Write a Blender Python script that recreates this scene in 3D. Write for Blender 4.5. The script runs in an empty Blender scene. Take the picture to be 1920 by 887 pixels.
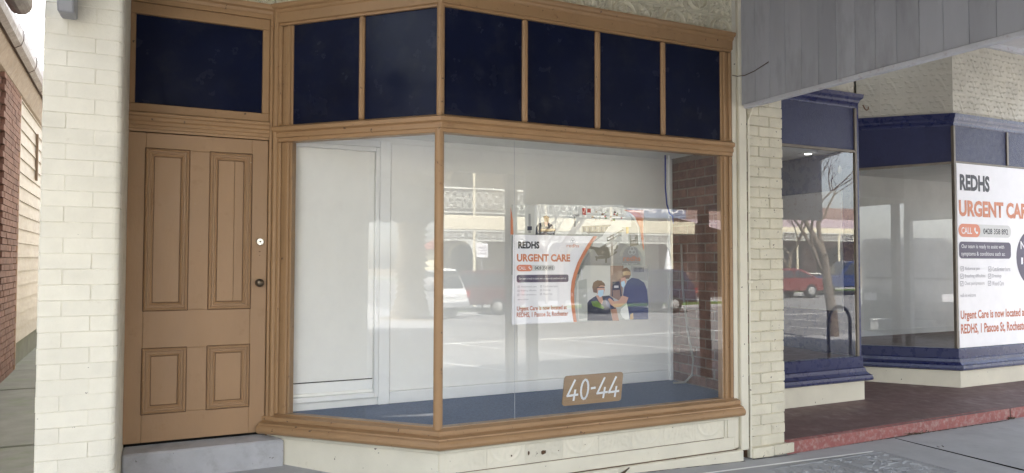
import bpy, bmesh, math, random
import numpy as np
from mathutils import Matrix, Vector
random.seed(7)
R = math.radians
sc = bpy.context.scene
COL = sc.collection

# ------------------------------------------------------------------ camera
cam_d = bpy.data.cameras.new('camera'); cam = bpy.data.objects.new('camera', cam_d); COL.objects.link(cam)
cam_d.sensor_width = 36; cam_d.lens = 1360/1920*36; cam_d.clip_end = 2000; cam_d.clip_start = .05
yaw, pit, rol = R(25.5), R(1.89), R(-0.15)
fw = Vector((math.sin(yaw)*math.cos(pit), math.cos(yaw)*math.cos(pit), math.sin(pit)))
rt = Vector((math.cos(yaw), -math.sin(yaw), 0)); dn = fw.cross(rt)
rt2 = rt*math.cos(rol)+dn*math.sin(rol); dn2 = dn*math.cos(rol)-rt*math.sin(rol)
M = Matrix((rt2, -dn2, -fw)).transposed().to_4x4(); M.translation = Vector((0, -4.5, 1.6))
cam.matrix_world = M; sc.camera = cam

# ------------------------------------------------------------------ sky, sun, exposure
SUN_EL, SUN_AZ = 46, -14            # behind the shops, so that the shopfront stands in its own shade
w = bpy.data.worlds.new('World'); sc.world = w; w.use_nodes = True
nt = w.node_tree; bg = nt.nodes['Background']
sky = nt.nodes.new('ShaderNodeTexSky'); sky.sky_type = 'NISHITA'; sky.sun_disc = False
sky.sun_elevation = R(SUN_EL); sky.sun_rotation = R(SUN_AZ); sky.dust_density = 2.2; sky.air_density = 1.0; sky.ozone_density = .8
hs = nt.nodes.new('ShaderNodeHueSaturation'); hs.inputs['Saturation'].default_value = .38; nt.links.new(sky.outputs[0], hs.inputs['Color']); nt.links.new(hs.outputs[0], bg.inputs[0]); bg.inputs[1].default_value = .125
sd = bpy.data.lights.new('sun', 'SUN'); sd.energy = 3.9; sd.angle = R(.6); sd.color = (1, .95, .87)
so = bpy.data.objects.new('sun', sd); COL.objects.link(so)
S = Vector((math.sin(R(SUN_AZ))*math.cos(R(SUN_EL)), math.cos(R(SUN_AZ))*math.cos(R(SUN_EL)), math.sin(R(SUN_EL))))
so.rotation_euler = S.to_track_quat('Z', 'Y').to_euler(); so.location = (0, 0, 30)
sc.view_settings.view_transform = 'Standard'; sc.view_settings.look = 'None'
sc.view_settings.exposure = 2.95; sc.view_settings.gamma = 1; sc.view_settings.use_curve_mapping = False
sc.render.engine = 'CYCLES'
sc.cycles.use_denoising = True; sc.cycles.caustics_reflective = False; sc.cycles.caustics_refractive = False
sc.cycles.max_bounces = 10; sc.cycles.diffuse_bounces = 5; sc.cycles.transparent_max_bounces = 24; sc.cycles.glossy_bounces = 4

# ------------------------------------------------------------------ helpers
WM = {}
def wm(o): return WM.get(o.name, Matrix())
def setp(o, parent, world):
    WM[o.name] = world.copy()
    if parent is not None:
        o.parent = parent; o.matrix_parent_inverse = wm(parent).inverted()
    o.matrix_basis = world
def tag(o, label=None, cat=None, group=None, kind=None):
    if label: o['label'] = label
    if cat: o['category'] = cat
    if group: o['group'] = group
    if kind: o['kind'] = kind
    return o
def empty(name, loc, label, cat, group=None):
    o = bpy.data.objects.new(name, None); COL.objects.link(o); o.empty_display_size = .2
    setp(o, None, Matrix.Translation(loc)); return tag(o, label, cat, group)
def place(name, me, parent=None, loc=(0, 0, 0), rot=None):
    o = bpy.data.objects.new(name, me); COL.objects.link(o)
    m = Matrix.Translation(loc)
    if rot is not None: m = m @ rot
    setp(o, parent, m); return o
def rz(a): return Matrix.Rotation(a, 4, 'Z')

class MB:
    def __init__(s): s.v = []; s.f = []; s.sm = []
    def add(s, vs, fs, smooth=False):
        n = len(s.v); s.v += [tuple(p) for p in vs]
        for f in fs: s.f.append([i+n for i in f]); s.sm.append(smooth)
        return s
    def box(s, x0, x1, y0, y1, z0, z1):
        return s.add([(x, y, z) for z in (z0, z1) for y in (y0, y1) for x in (x0, x1)],
                     [(0, 2, 3, 1), (4, 5, 7, 6), (0, 1, 5, 4), (2, 6, 7, 3), (0, 4, 6, 2), (1, 3, 7, 5)])
    def prism(s, pts, vec, cap=True):
        n = len(pts); a = [Vector(p) for p in pts]; b = [p+Vector(vec) for p in a]
        fs = [(i, (i+1) % n, n+(i+1) % n, n+i) for i in range(n)]
        if cap: fs += [tuple(range(n-1, -1, -1)), tuple(range(n, 2*n))]
        return s.add(a+b, fs)
    def tube(s, pts, rad, seg=8, caps=True):
        pts = [Vector(p) for p in pts]; n = len(pts)
        if not hasattr(rad, '__len__'): rad = [rad]*n
        vs = []; up = Vector((.31, .17, .93)).normalized()
        for i, p in enumerate(pts):
            t = (pts[min(i+1, n-1)]-pts[max(i-1, 0)]).normalized()
            u = t.cross(up)
            if u.length < .05: u = t.cross(Vector((1, 0, 0)))
            u.normalize(); q = t.cross(u)
            for k in range(seg):
                a = 2*math.pi*k/seg; vs.append(p+(u*math.cos(a)+q*math.sin(a))*rad[i])
        fs = [(i*seg+k, i*seg+(k+1) % seg, (i+1)*seg+(k+1) % seg, (i+1)*seg+k) for i in range(n-1) for k in range(seg)]
        s.add(vs, fs, True)
        if caps: s.add(vs[:seg], [tuple(range(seg-1, -1, -1))]); s.add(vs[-seg:], [tuple(range(seg))])
        return s
    def lathe(s, prof, c, axis='z', seg=20):
        vs = []
        for r, h in prof:
            for k in range(seg):
                a = 2*math.pi*k/seg; u, v = r*math.cos(a), r*math.sin(a)
                p = {'z': (u, v, h), 'y': (u, h, v), 'x': (h, u, v)}[axis]
                vs.append((p[0]+c[0], p[1]+c[1], p[2]+c[2]))
        n = len(prof)
        s.add(vs, [(i*seg+k, i*seg+(k+1) % seg, (i+1)*seg+(k+1) % seg, (i+1)*seg+k) for i in range(n-1) for k in range(seg)], True)
        s.add(vs[:seg], [tuple(range(seg))]); s.add(vs[-seg:], [tuple(range(seg))]); return s
    def sweep(s, path, prof):
        P = [Vector((p[0], p[1])) for p in path]; n = len(P); m = len(prof); vs = []
        for i, p in enumerate(P):
            ds = []
            if i > 0: ds.append((P[i]-P[i-1]).normalized())
            if i < n-1: ds.append((P[i+1]-P[i]).normalized())
            ns = [Vector((d.y, -d.x)) for d in ds]
            mm = sum(ns, Vector((0, 0))).normalized(); k = 1/max(.3, mm.dot(ns[0]))
            for o, z in prof: q = p+mm*(o*k); vs.append((q.x, q.y, z))
        fs = [(i*m+k, i*m+(k+1) % m, (i+1)*m+(k+1) % m, (i+1)*m+k) for i in range(n-1) for k in range(m)]
        fs += [tuple(range(m)), tuple(range((n-1)*m, n*m))]
        return s.add(vs, fs)
    def mesh(s, name, mat, bevel=0):
        me = bpy.data.meshes.new(name); me.from_pydata(s.v, [], s.f)
        bm = bmesh.new(); bm.from_mesh(me)
        for f, q in zip(bm.faces, s.sm): f.smooth = q
        bmesh.ops.recalc_face_normals(bm, faces=bm.faces)
        if bevel:
            es = [e for e in bm.edges if len(e.link_faces) == 2 and e.calc_face_angle(0) > .6]
            bmesh.ops.bevel(bm, geom=es, offset=bevel, segments=1, affect='EDGES', clamp_overlap=True)
        bm.to_mesh(me); bm.free(); me.materials.append(mat); return me
    def build(s, name, mat, parent=None, bevel=0): return place(name, s.mesh(name, mat, bevel), parent)

# ------------------------------------------------------------------ materials
def mat(name, col, rough=.6, var=.12, scale=5., bump=.15, bscale=45., spec=.35, rnd=.06, dirt=None, chips=None, stretch=None, metal=0., bdist=.004):
    m = bpy.data.materials.new(name); m.use_nodes = True; t = m.node_tree; N = t.nodes; L = t.links
    b = N['Principled BSDF']; b.inputs['Roughness'].default_value = rough; b.inputs['Metallic'].default_value = metal
    b.inputs['Specular IOR Level'].default_value = spec
    geo = N.new('ShaderNodeNewGeometry'); pos = geo.outputs['Position']
    if stretch:
        mp = N.new('ShaderNodeVectorMath'); mp.operation = 'MULTIPLY'; L.new(pos, mp.inputs[0]); mp.inputs[1].default_value = stretch; pos = mp.outputs[0]
    def noise(sca, det=5, ro=.6, p=None):
        n = N.new('ShaderNodeTexNoise'); n.inputs['Scale'].default_value = sca; n.inputs['Detail'].default_value = det; n.inputs['Roughness'].default_value = ro
        L.new(p or pos, n.inputs['Vector']); return n.outputs['Fac']
    def rng(x, a, b_, c=0., d=1.):
        r = N.new('ShaderNodeMapRange'); r.inputs[1].default_value = a; r.inputs[2].default_value = b_; r.inputs[3].default_value = c; r.inputs[4].default_value = d
        L.new(x, r.inputs[0]); return r.outputs[0]
    def mix(f, a, c, mode='MIX'):
        x = N.new('ShaderNodeMix'); x.data_type = 'RGBA'; x.blend_type = mode
        if hasattr(f, 'links') or hasattr(f, 'is_linked'): L.new(f, x.inputs[0])
        else: x.inputs[0].default_value = f
        for k, q in ((6, a), (7, c)):
            if hasattr(q, 'is_linked'): L.new(q, x.inputs[k])
            else: x.inputs[k].default_value = (*q, 1)
        return x.outputs[2]
    lo = tuple(c*(1-var) for c in col); hi = tuple(min(1, c*(1+var)) for c in col)
    c = mix(rng(noise(scale), .3, .7), lo, hi)
    if rnd:
        oi = N.new('ShaderNodeObjectInfo'); g = rng(oi.outputs['Random'], 0, 1, 1-rnd, 1+rnd)
        cb = N.new('ShaderNodeCombineColor')
        for k in range(3): L.new(g, cb.inputs[k])
        c = mix(1.0, c, cb.outputs[0], 'MULTIPLY')
    if dirt:
        dc, dsc, a, e = dirt[:4]
        c = mix(rng(noise(dsc, 7, .65, geo.outputs['Position'] if len(dirt) < 5 else None), a, e, 0, .85), c, dc)
    hgt = noise(bscale, 4)
    if chips:
        cc, csc, th = chips; f = rng(noise(csc, 6, .55, geo.outputs['Position']), th, th+.015); c = mix(f, c, cc)
    L.new(c, b.inputs['Base Color'])
    L.new(rng(noise(scale*3), .3, .7, max(.02, rough-.1), min(1, rough+.1)), b.inputs['Roughness'])
    if bump:
        bp = N.new('ShaderNodeBump'); bp.inputs['Strength'].default_value = bump; bp.inputs['Distance'].default_value = bdist
        L.new(hgt, bp.inputs['Height']); L.new(bp.outputs[0], b.inputs['Normal'])
    return m
def plain(name, col, rough=.5, spec=.3, emit=None):
    m = bpy.data.materials.new(name); m.use_nodes = True; b = m.node_tree.nodes['Principled BSDF']
    t = m.node_tree; n = t.nodes.new('ShaderNodeTexNoise'); n.inputs['Scale'].default_value = 9
    g = t.nodes.new('ShaderNodeNewGeometry'); t.links.new(g.outputs['Position'], n.inputs['Vector'])
    r = t.nodes.new('ShaderNodeMapRange'); r.inputs[3].default_value = .94; r.inputs[4].default_value = 1.06; t.links.new(n.outputs['Fac'], r.inputs[0])
    x = t.nodes.new('ShaderNodeMix'); x.data_type = 'RGBA'; x.blend_type = 'MULTIPLY'; x.inputs[0].default_value = 1; x.inputs[6].default_value = (*col, 1)
    cb = t.nodes.new('ShaderNodeCombineColor')
    for k in range(3): t.links.new(r.outputs[0], cb.inputs[k])
    t.links.new(cb.outputs[0], x.inputs[7]); t.links.new(x.outputs[2], b.inputs['Base Color'])
    b.inputs['Roughness'].default_value = rough; b.inputs['Specular IOR Level'].default_value = spec
    if emit: b.inputs['Emission Color'].default_value = (*col, 1); b.inputs['Emission Strength'].default_value = emit
    return m
def glass_mat(name, tint=(.93, .96, .95), refl=1.75, wav=.0, dust=.0):
    m = bpy.data.materials.new(name); m.use_nodes = True; t = m.node_tree; N = t.nodes; L = t.links
    N.remove(N['Principled BSDF']); out = N['Material Output']
    tr = N.new('ShaderNodeBsdfTransparent'); tr.inputs[0].default_value = (*tint, 1)
    gl = N.new('ShaderNodeBsdfGlossy'); gl.inputs['Roughness'].default_value = .0; gl.inputs[0].default_value = (1, 1, 1, 1)
    # Schlick's reflectance for both faces of a thin pane
    gg = N.new('ShaderNodeNewGeometry'); dt = N.new('ShaderNodeVectorMath'); dt.operation = 'DOT_PRODUCT'; L.new(gg.outputs['Normal'], dt.inputs[0]); L.new(gg.outputs['Incoming'], dt.inputs[1])
    def mth(op, a, b=None):
        q = N.new('ShaderNodeMath'); q.operation = op
        for k, v in enumerate((a, b)):
            if v is None: continue
            if hasattr(v, 'is_linked'): L.new(v, q.inputs[k])
            else: q.inputs[k].default_value = v
        return q.outputs[0]
    p5 = mth('POWER', mth('SUBTRACT', 1., mth('ABSOLUTE', dt.outputs['Value'])), 5.)
    mu = N.new('ShaderNodeMath'); mu.operation = 'MULTIPLY'; mu.use_clamp = True; mu.inputs[1].default_value = refl; L.new(mth('ADD', mth('MULTIPLY', p5, .96), .042), mu.inputs[0])
    mx = N.new('ShaderNodeMixShader'); L.new(mu.outputs[0], mx.inputs[0]); L.new(tr.outputs[0], mx.inputs[1]); L.new(gl.outputs[0], mx.inputs[2])
    if wav:
        g = N.new('ShaderNodeNewGeometry'); n = N.new('ShaderNodeTexNoise'); n.inputs['Scale'].default_value = 1.6; n.inputs['Detail'].default_value = 1.
        L.new(g.outputs['Position'], n.inputs['Vector']); bp = N.new('ShaderNodeBump'); bp.inputs['Strength'].default_value = 1; bp.inputs['Distance'].default_value = wav
        L.new(n.outputs['Fac'], bp.inputs['Height']); L.new(bp.outputs[0], gl.inputs['Normal'])
    last = mx.outputs[0]
    if dust:
        df = N.new('ShaderNodeBsdfDiffuse'); df.inputs[0].default_value = (.7, .7, .68, 1)
        g = N.new('ShaderNodeNewGeometry'); n = N.new('ShaderNodeTexNoise'); n.inputs['Scale'].default_value = 7; n.inputs['Detail'].default_value = 8; n.inputs['Roughness'].default_value = .7
        L.new(g.outputs['Position'], n.inputs['Vector']); r = N.new('ShaderNodeMapRange'); r.inputs[1].default_value = .3; r.inputs[2].default_value = .8; r.inputs[3].default_value = dust*.4; r.inputs[4].default_value = dust*2.2
        L.new(n.outputs['Fac'], r.inputs[0]); m2 = N.new('ShaderNodeMixShader'); L.new(r.outputs[0], m2.inputs[0]); L.new(last, m2.inputs[1]); L.new(df.outputs[0], m2.inputs[2]); last = m2.outputs[0]
    L.new(last, out.inputs['Surface']); return m

K = {}
CH = (.10, .085, .07)
K['cream'] = mat('cream painted timber', (.69, .65, .535), .55, .05, 4, .25, 70, dirt=((.36, .31, .22), 9, .66, .85), chips=(CH, 22, .70))
K['creambrick'] = mat('cream painted brick', (.68, .645, .545), .65, .06, 5, .5, 55, rnd=.03, dirt=((.46, .41, .31), 7, .64, .82), chips=(CH, 20, .71), bdist=.006)
K['creambrick_worn'] = mat('worn cream painted brick', (.66, .615, .49), .7, .08, 6, .7, 45, rnd=.04, dirt=((.38, .32, .22), 11, .6, .8), chips=((.17, .14, .11), 24, .665), bdist=.008)
K['creamjoint'] = mat('cream painted joint', (.66, .625, .52), .75, .10, 14, .6, 60, rnd=0, dirt=((.42, .36, .26), 9, .55, .72), bdist=.006)
K['creamjoint_worn'] = mat('worn painted joint', (.60, .54, .41), .8, .15, 14, .8, 60, rnd=0, dirt=((.13, .105, .08), 13, .55, .64), bdist=.008)
K['tin'] = mat('cream pressed tin', (.64, .60, .47), .5, .07, 4, .2, 40, dirt=((.34, .29, .20), 8, .62, .82), chips=(CH, 30, .77))
K['tin2'] = mat('buff pressed tin', (.52, .49, .41), .5, .06, 3, .35, 9, dirt=((.36, .32, .23), 6, .55, .85), bdist=.015)
K['tan'] = mat('ochre gloss timber', (.34, .205, .102), .42, .08, 3, .25, 60, spec=.4, rnd=.02, dirt=((.20, .105, .05), 13, .58, .84), chips=((.10, .06, .035), 26, .685), stretch=(1, 1, .45))
K['door'] = mat('ochre painted door', (.35, .216, .117), .42, .07, 2.5, .45, 50, spec=.4, rnd=.02, dirt=((.27, .155, .075), 9, .60, .84), chips=((.60, .52, .40), 30, .745), stretch=(1, 1, .3))
K['groove'] = mat('dark groove grime and gap shade', (.10, .055, .03), .8, .2, 12, 0)  # grime in grooves; also paints the shade of the board and post gaps
K['navy'] = mat('navy painted glass', (.008, .011, .030), .22, .25, 1.6, .1, 5, spec=.22, rnd=.03, dirt=((.035, .037, .045), 6, .5, 1.0), chips=((.25, .26, .26), 34, .80))
K['white'] = mat('white interior paint', (.88, .87, .83), .6, .02, 2, .1, 40, rnd=.01, chips=((.35, .33, .3), 36, .775))
K['offwhite'] = mat('off-white skirting', (.86, .86, .84), .5, .03, 3, .1, 40)
K['ceil'] = mat('grey white ceiling boards', (.78, .78, .75), .6, .04, 4, .1, 40)
K['carpet'] = mat('blue grey carpet', (.15, .195, .29), .95, .18, 60, .9, 260, spec=.1, rnd=0, dirt=((.14, .16, .2), 20, .6, .8))
K['redbrick'] = mat('dark red brick', (.165, .088, .064), .8, .25, 14, .8, 70, rnd=.3, bdist=.008)
K['redmortar'] = mat('grey brown mortar', (.22, .18, .15), .9, .2, 30, .8, 80, bdist=.006)
K['sunbrick'] = mat('weathered red brick', (.155, .085, .07), .85, .22, 12, .8, 60, rnd=.18, bdist=.008)
K['sunmortar'] = mat('old lime mortar', (.25, .195, .16), .9, .2, 30, .8, 80, bdist=.006)
K['boards'] = mat('cream weatherboards', (.33, .295, .26), .6, .08, 5, .3, 60, rnd=.06, dirt=((.27, .22, .17), 9, .6, .8), stretch=(1, .3, 1))
K['brownpaint'] = mat('brown painted metal', (.20, .115, .07), .5, .1, 4, .2, 40)
K['gutter'] = mat('aged plum gutter', (.075, .052, .05), .45, .2, 6, .3, 40, dirt=((.17, .145, .13), 9, .58, .85))
K['soffit'] = mat('tan soffit board', (.165, .12, .085), .6, .12, 5, .3, 40, dirt=((.1, .06, .03), 7, .6, .8))
K['greyboard'] = mat('grey painted boards', (.37, .375, .40), .55, .08, 4, .3, 60, rnd=.09, dirt=((.25, .25, .26), 7, .52, .78, 1), chips=((.06, .055, .055), 34, .80), stretch=(1, 1, .25))
K['greytrim'] = mat('pale grey trim', (.50, .505, .53), .55, .06, 5, .2, 60, dirt=((.25, .15, .15), 20, .55, .8))
K['greyceil'] = mat('pale grey verandah lining', (.49, .49, .505), .6, .05, 4, .2, 50)
K['blue'] = mat('royal blue gloss', (.017, .022, .086), .3, .1, 4, .2, 40, spec=.4, dirt=((.05, .054, .11), 12, .76, .95))
K['bluetex'] = mat('blue obscured glass', (.024, .029, .085), .42, .12, 6, 1.0, 95, spec=.35, rnd=0, bdist=.006)
K['bronze'] = mat('dull bronze glazing bar', (.20, .17, .135), .4, .1, 8, .2, 60)
K['oxide'] = mat('red oxide painted concrete', (.13, .075, .07), .55, .10, 3, .3, 30, spec=.45, rnd=0, dirt=((.26, .21, .20), 4, .55, .8))
K['pinkedge'] = mat('worn red edge paint', (.30, .11, .10), .75, .12, 8, .7, 50, rnd=0, dirt=((.40, .30, .27), 22, .48, .70), bdist=.006)
K['conc'] = mat('grey footpath concrete', (.39, .39, .395), .85, .09, 2.5, .6, 60, rnd=0, dirt=((.30, .30, .305), 3, .55, .8), chips=((.12, .11, .1), 40, .78), bdist=.005)
K['conc2'] = mat('alley concrete', (.15, .155, .135), .9, .15, 3, .6, 50, rnd=.08, dirt=((.12, .15, .09), 2.5, .5, .75))
K['pit'] = mat('cast pit cover', (.34, .345, .355), .7, .12, 6, .3, 40)
K['step'] = mat('pale grey painted step', (.43, .43, .445), .6, .09, 4, .45, 50, rnd=0, dirt=((.27, .26, .255), 7, .50, .80), chips=((.2, .19, .18), 24, .70))
K['gap'] = plain('black gap', (.012, .011, .01), .9, .1)
K['brass'] = mat('tarnished brass', (.11, .085, .06), .32, .2, 30, .1, 60, metal=.7)
K['chrome'] = mat('lock chrome', (.7, .7, .68), .22, .05, 20, 0, metal=1)
K['asphalt'] = mat('pale worn asphalt', (.22, .22, .22), .9, .1, 1.2, .6, 50, rnd=0, dirt=((.17, .17, .172), .5, .5, .8))
K['lines'] = plain('road paint', (.75, .75, .73), .7)
K['grass'] = mat('kerb grass', (.10, .17, .03), .9, .3, 6, .8, 30, rnd=0)
K['earth'] = mat('dry ground', (.24, .20, .14), .95, .2, .6, .4, 10, rnd=0)
K['glass'] = glass_mat('shop glass', (.985, .99, .985), refl=1.75, wav=.00018, dust=.02)
K['glassN'] = glass_mat('plate glass', (.97, .98, .975), refl=1.9, wav=.0001, dust=.02)
K['metalpost'] = mat('grey post paint', (.30, .30, .31), .5, .08, 5, .1, 40)
K['darkpost'] = mat('dark brown post paint', (.10, .05, .04), .5, .08, 5, .1, 40)
K['roof'] = mat('galvanised roof', (.38, .39, .40), .45, .1, 3, .2, 20, metal=.4)
K['underside'] = mat('dull brown roof underside', (.10, .085, .075), .8, .15, 3, .2, 20)
K['black'] = plain('black rubber', (.015, .015, .016), .7)
K['cable'] = plain('blue cable', (.02, .04, .28), .4)
K['greycable'] = plain('pale grey hose', (.27, .265, .24), .6)
K['twig'] = mat('dry leaf litter', (.10, .07, .045), .9, .3, 60, 0)

def brick_mesh(name, w, h, d, m, rl=0, rr=0, bev=.006):
    """brick whose front faces -y, origin at its front lower left; rl/rr round the left/right front corners"""
    pts = []
    def arc(cx, cy, r, a0, a1, n=4): return [(cx+r*math.cos(R(a0+(a1-a0)*i/n)), cy+r*math.sin(R(a0+(a1-a0)*i/n))) for i in range(n+1)]
    pts += arc(rl, rl, rl, 180, 270) if rl else [(0, bev), (bev, 0)]
    pts += arc(w-rr, rr, rr, 270, 360) if rr else [(w-bev, 0), (w, bev)]
    pts += [(w, d), (0, d)]
    n = len(pts); vs = []
    cx, cy = w/2, d/2
    for z, ins in ((0, bev), (bev, 0), (h-bev, 0), (h, bev)):
        for (x, y) in pts:
            vs.append((x+(ins if x < cx else -ins), y+(ins if y < d-.001 else 0), z))
    fs = [(r_*n+k, r_*n+(k+1) % n, (r_+1)*n+(k+1) % n, (r_+1)*n+k) for r_ in range(3) for k in range(n)]
    fs += [tuple(range(n-1, -1, -1)), tuple(range(3*n, 4*n))]
    return MB().add(vs, fs).mesh(name, m)

# ------------------------------------------------------------------ setting: ground, road, footpath
def fz(x): return max(0., min(.16, .031*(4.6-x)))
g = MB().add([(-600, -700, -.18), (600, -700, -.18), (600, 600, -.18), (-600, 600, -.18)], [(0, 1, 2, 3)])
tag(g.build('ground', K['earth']), kind='structure')
road = tag(MB().box(-300, 300, -22.2, -5.35, -.17, -.12).build('road', K['asphalt']), kind='structure')
for i in range(-12, 14):      # angled parking bays along both kerbs
    x0 = 3.35+i*2.62
    for (ya, yb, sx) in ((-5.7, -11.3, -2.1), (-21.4, -16.6, 1.8)):
        L_ = MB().add([(x0+2.1 if sx < 0 else x0, ya, -.116), (x0+2.2 if sx < 0 else x0+.1, ya, -.116), ((x0+2.1 if sx < 0 else x0)+sx+.1, yb, -.116), ((x0+2.1 if sx < 0 else x0)+sx, yb, -.116)], [(0, 1, 2, 3)])
        L_.build('line', K['lines'], road)
MB().box(-60, 60, -11.45, -11.33, -.119, -.1155).build('line', K['lines'], road)
fp = MB(); xs = [-60, -12, -2, -.6, 1, 2.5, 4.6, 8, 60]
for a, b in zip(xs, xs[1:]):
    fp.add([(a, -5.2, fz(a)-.03), (b, -5.2, fz(b)-.03), (b, 0.0, fz(b)), (a, 0.0, fz(a))], [(0, 1, 2, 3)])
    fp.add([(a, 0.0, fz(a)), (b, 0.0, fz(b)), (b, .9, fz(b)), (a, .9, fz(a))], [(0, 1, 2, 3)])
footpath = tag(fp.build('footpath', K['conc']), kind='structure')
tag(MB().box(-60, 60, -5.36, -5.2, -.17, -.028).build('kerb', K['conc'], bevel=.02), kind='structure')
tag(MB().box(-300, 300, -22.4, -22.2, -.17, -.0).build('far_kerb', K['conc'], bevel=.02), kind='structure')
tag(MB().box(-300, 300, -24.4, -22.4, -.17, .02).build('verge', K['grass']), kind='structure')
tag(MB().box(-300, 300, -29.5, -24.4, -.17, .03).build('far_footpath', K['conc']), kind='structure')
for y in (-.245,):        # pale ground strip beside the pit and saw cuts in the path
    MB().add([(2.9, -.268, fz(2.9)+.004), (5.36, -.268, .004), (5.42, -.243, .004), (2.9, -.243, fz(2.9)+.004)], [(0, 1, 2, 3)]).build('edge_strip', K['offwhite'], footpath)
for x in (5.98, 9.2): MB().box(x, x+.008, -2.4, -.02, -.02, fz(x)+.0025).build('joint', K['gap'], footpath)
tag(MB().add([(-.24, -.03, .152), (1.66, -.03, .098), (1.5, .2, .135), (.9, .8, .165), (.9, .93, .168), (-.24, .93, .168)], [(0, 1, 2, 3, 4, 5)]).build('entry_floor', K['conc']), kind='structure')
alley = tag(MB().box(-2.6, -.62, 0.02, 30, -.12, -.012).build('alley_path', K['redmortar']), kind='structure')
ys = [.05, 1.5, 2.99, 4.84, 6.25, 8.04, 9.7, 11.3, 13, 15, 17.5]
for i, (a, b) in enumerate(zip(ys, ys[1:])):
    dz = random.uniform(-.006, .006)
    MB().box(-2.4 if a > 6 else -2.35, -.64, a+.012, b-.012, -.05, .0+dz).build('slab', K['conc2'], alley, bevel=.008)

# ------------------------------------------------------------------ the ochre-framed shop
shop = empty('shop_building', (1.8, 0, 0), 'cream painted brick shop with ochre timber door, splayed display window and navy top panels', 'building')
CX = 1.63; FL = (.70, .93); RT = (4.10, 0.)
path = [FL, (CX, 0), RT]
def fpt(s, o=0.):       # point on the splayed face, s metres left of the corner post, o metres towards the street
    return (CX-s*.70711-o*.70711, s*.70711-o*.70711)
FLEN = math.hypot(CX-FL[0], FL[1])
# left pier
P0, P1 = -.603, -.235
pier = place('pier', brick_mesh('pier', P1-P0-.004, 4.7, 5, K['creamjoint'], rl=.012, rr=.034, bev=.002), shop, (P0+.002, .0035, -.1))
MB().box(-.63, P1-.01, 5, 16, -.1, 5.6).build('side_wall', K['creambrick'], shop)
bmA1 = brick_mesh('brick', .1085, .0818, .2, K['creambrick'], rl=.012, bev=.0022); bmA2 = brick_mesh('brick', .2605, .0818, .2, K['creambrick'], rr=.034, bev=.0022)
bmB1 = brick_mesh('brick', .2405, .0818, .2, K['creambrick'], rl=.012, bev=.0022); bmB2 = brick_mesh('brick', .1285, .0818, .2, K['creambrick'], rr=.034, bev=.0022)
z = .045; i = 0
MB().box(P0-.004, P1+.004, -.004, .2, -.1, .041).build('pier_foot', K['creambrick'], shop, bevel=.004)
while z < 4.5:
    for (m_, x) in (((bmA1, P0), (bmA2, P0+.111)) if i % 2 else ((bmB1, P0), (bmB2, P0+.243))):
        place('brick', m_, pier, (x+random.uniform(-.0015, .0015), -.001+random.uniform(-.0012, .0012)+.0015*(z > .75), z), Matrix.Rotation(R(random.uniform(-.35, .35)), 4, 'Y') @ rz(R(random.uniform(-.5, .5))))
    z += .0835; i += 1
# right pier
Q0, Q1 = 4.285, 4.662
pier2 = MB().box(Q0+.005, Q1-.008, .008, 1.3, -.1, 4.6).build('pier', K['creamjoint_worn'], shop)
q1 = brick_mesh('brick', .112, .081, .2, K['creambrick_worn'], bev=.006); q2 = brick_mesh('brick', .263, .081, .2, K['creambrick_worn'], bev=.006)
q3 = brick_mesh('brick', .2275, .081, .2, K['creambrick_worn'], bev=.006); q4 = brick_mesh('brick', .148, .081, .2, K['creambrick_worn'], bev=.006)
z = .012; i = 0
while z < 3.7:
    if z < .09:
        seq = ((q3, Q0-.005), (q3, Q0+.226))
    else: seq = ((q1, Q0), (q2, Q0+.115)) if i % 2 else ((q3, Q0), (q4, Q0+.23))
    for m_, x in seq:
        place('brick', m_, pier2, (x+random.uniform(-.003, .003), random.uniform(-.004, .003)-(.03 if z < .09 else 0), z), Matrix.Rotation(R(random.uniform(-.7, .7)), 4, 'Y') @ rz(R(random.uniform(-.9, .9))))
    z += .0845; i += 1
# cream post and strips between window and pier
MB().box(4.106, 4.150, -.008, .12, .11, 4.4).build('jamb_strip', K['cream'], shop, bevel=.004)
MB().box(4.152, 4.176, .012, .12, .11, 4.4).build('jamb_groove', K['cream'], shop, bevel=.003)
MB().box(4.178, 4.260, -.014, .12, .085, 4.4).build('corner_post', K['cream'], shop, bevel=.006)
MB().box(4.262, 4.284, .03, .12, 0, 4.4).build('shadow_gap', K['groove'], shop)
MB().tube([(4.276, -.012, .02), (4.276, -.012, 2.75), (4.285, -.03, 2.8), (4.36, -.03, 2.99)], .009, 8).build('conduit', K['cream'], shop)
for z in (2.6, 1.42): MB().box(4.25, 4.30, -.03, 0, z, z+.022).build('conduit_clip', K['cream'], shop, bevel=.004)
# head, transom bar, sill, plinth round the splayed window
head = [(-.05, 3.285), (.014, 3.285), (.014, 3.30), (.03, 3.306), (.03, 3.372), (.042, 3.38), (.046, 3.395), (.062, 3.402), (.07, 3.416), (.07, 3.432), (-.05, 3.432)]
MB().sweep(path, head).build('window_head', K['tan'], shop)
tr = [(-.06, 2.443), (.018, 2.443), (.022, 2.449), (.022, 2.468), (.034, 2.474), (.034, 2.498), (.030, 2.501), (.030, 2.508), (.05, 2.518), (.05, 2.544), (.02, 2.562), (-.06, 2.562)]
MB().sweep(path, tr).build('transom_bar', K['tan'], shop)
si = [(-.07, .508), (.005, .512), (.008, .505), (.05, .493), (.052, .470), (.044, .466), (.046, .462), (.084, .452), (.086, .444)] + \
     [(.080+.032*math.cos(R(a)), .412+.032*math.sin(R(a))) for a in (80, 50, 20, -10, -40, -70, -90)] + [(.05, .379), (-.07, .379)]
MB().sweep([(.665, .965), (CX, 0), (4.135, 0)], si).build('window_sill', K['tan'], shop)
cap = [(-.05, .345), (.032, .345), (.036, .352), (.036, .36), (.05, .366), (.054, .372), (.054, .3785), (-.05, .3785)]
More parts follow.
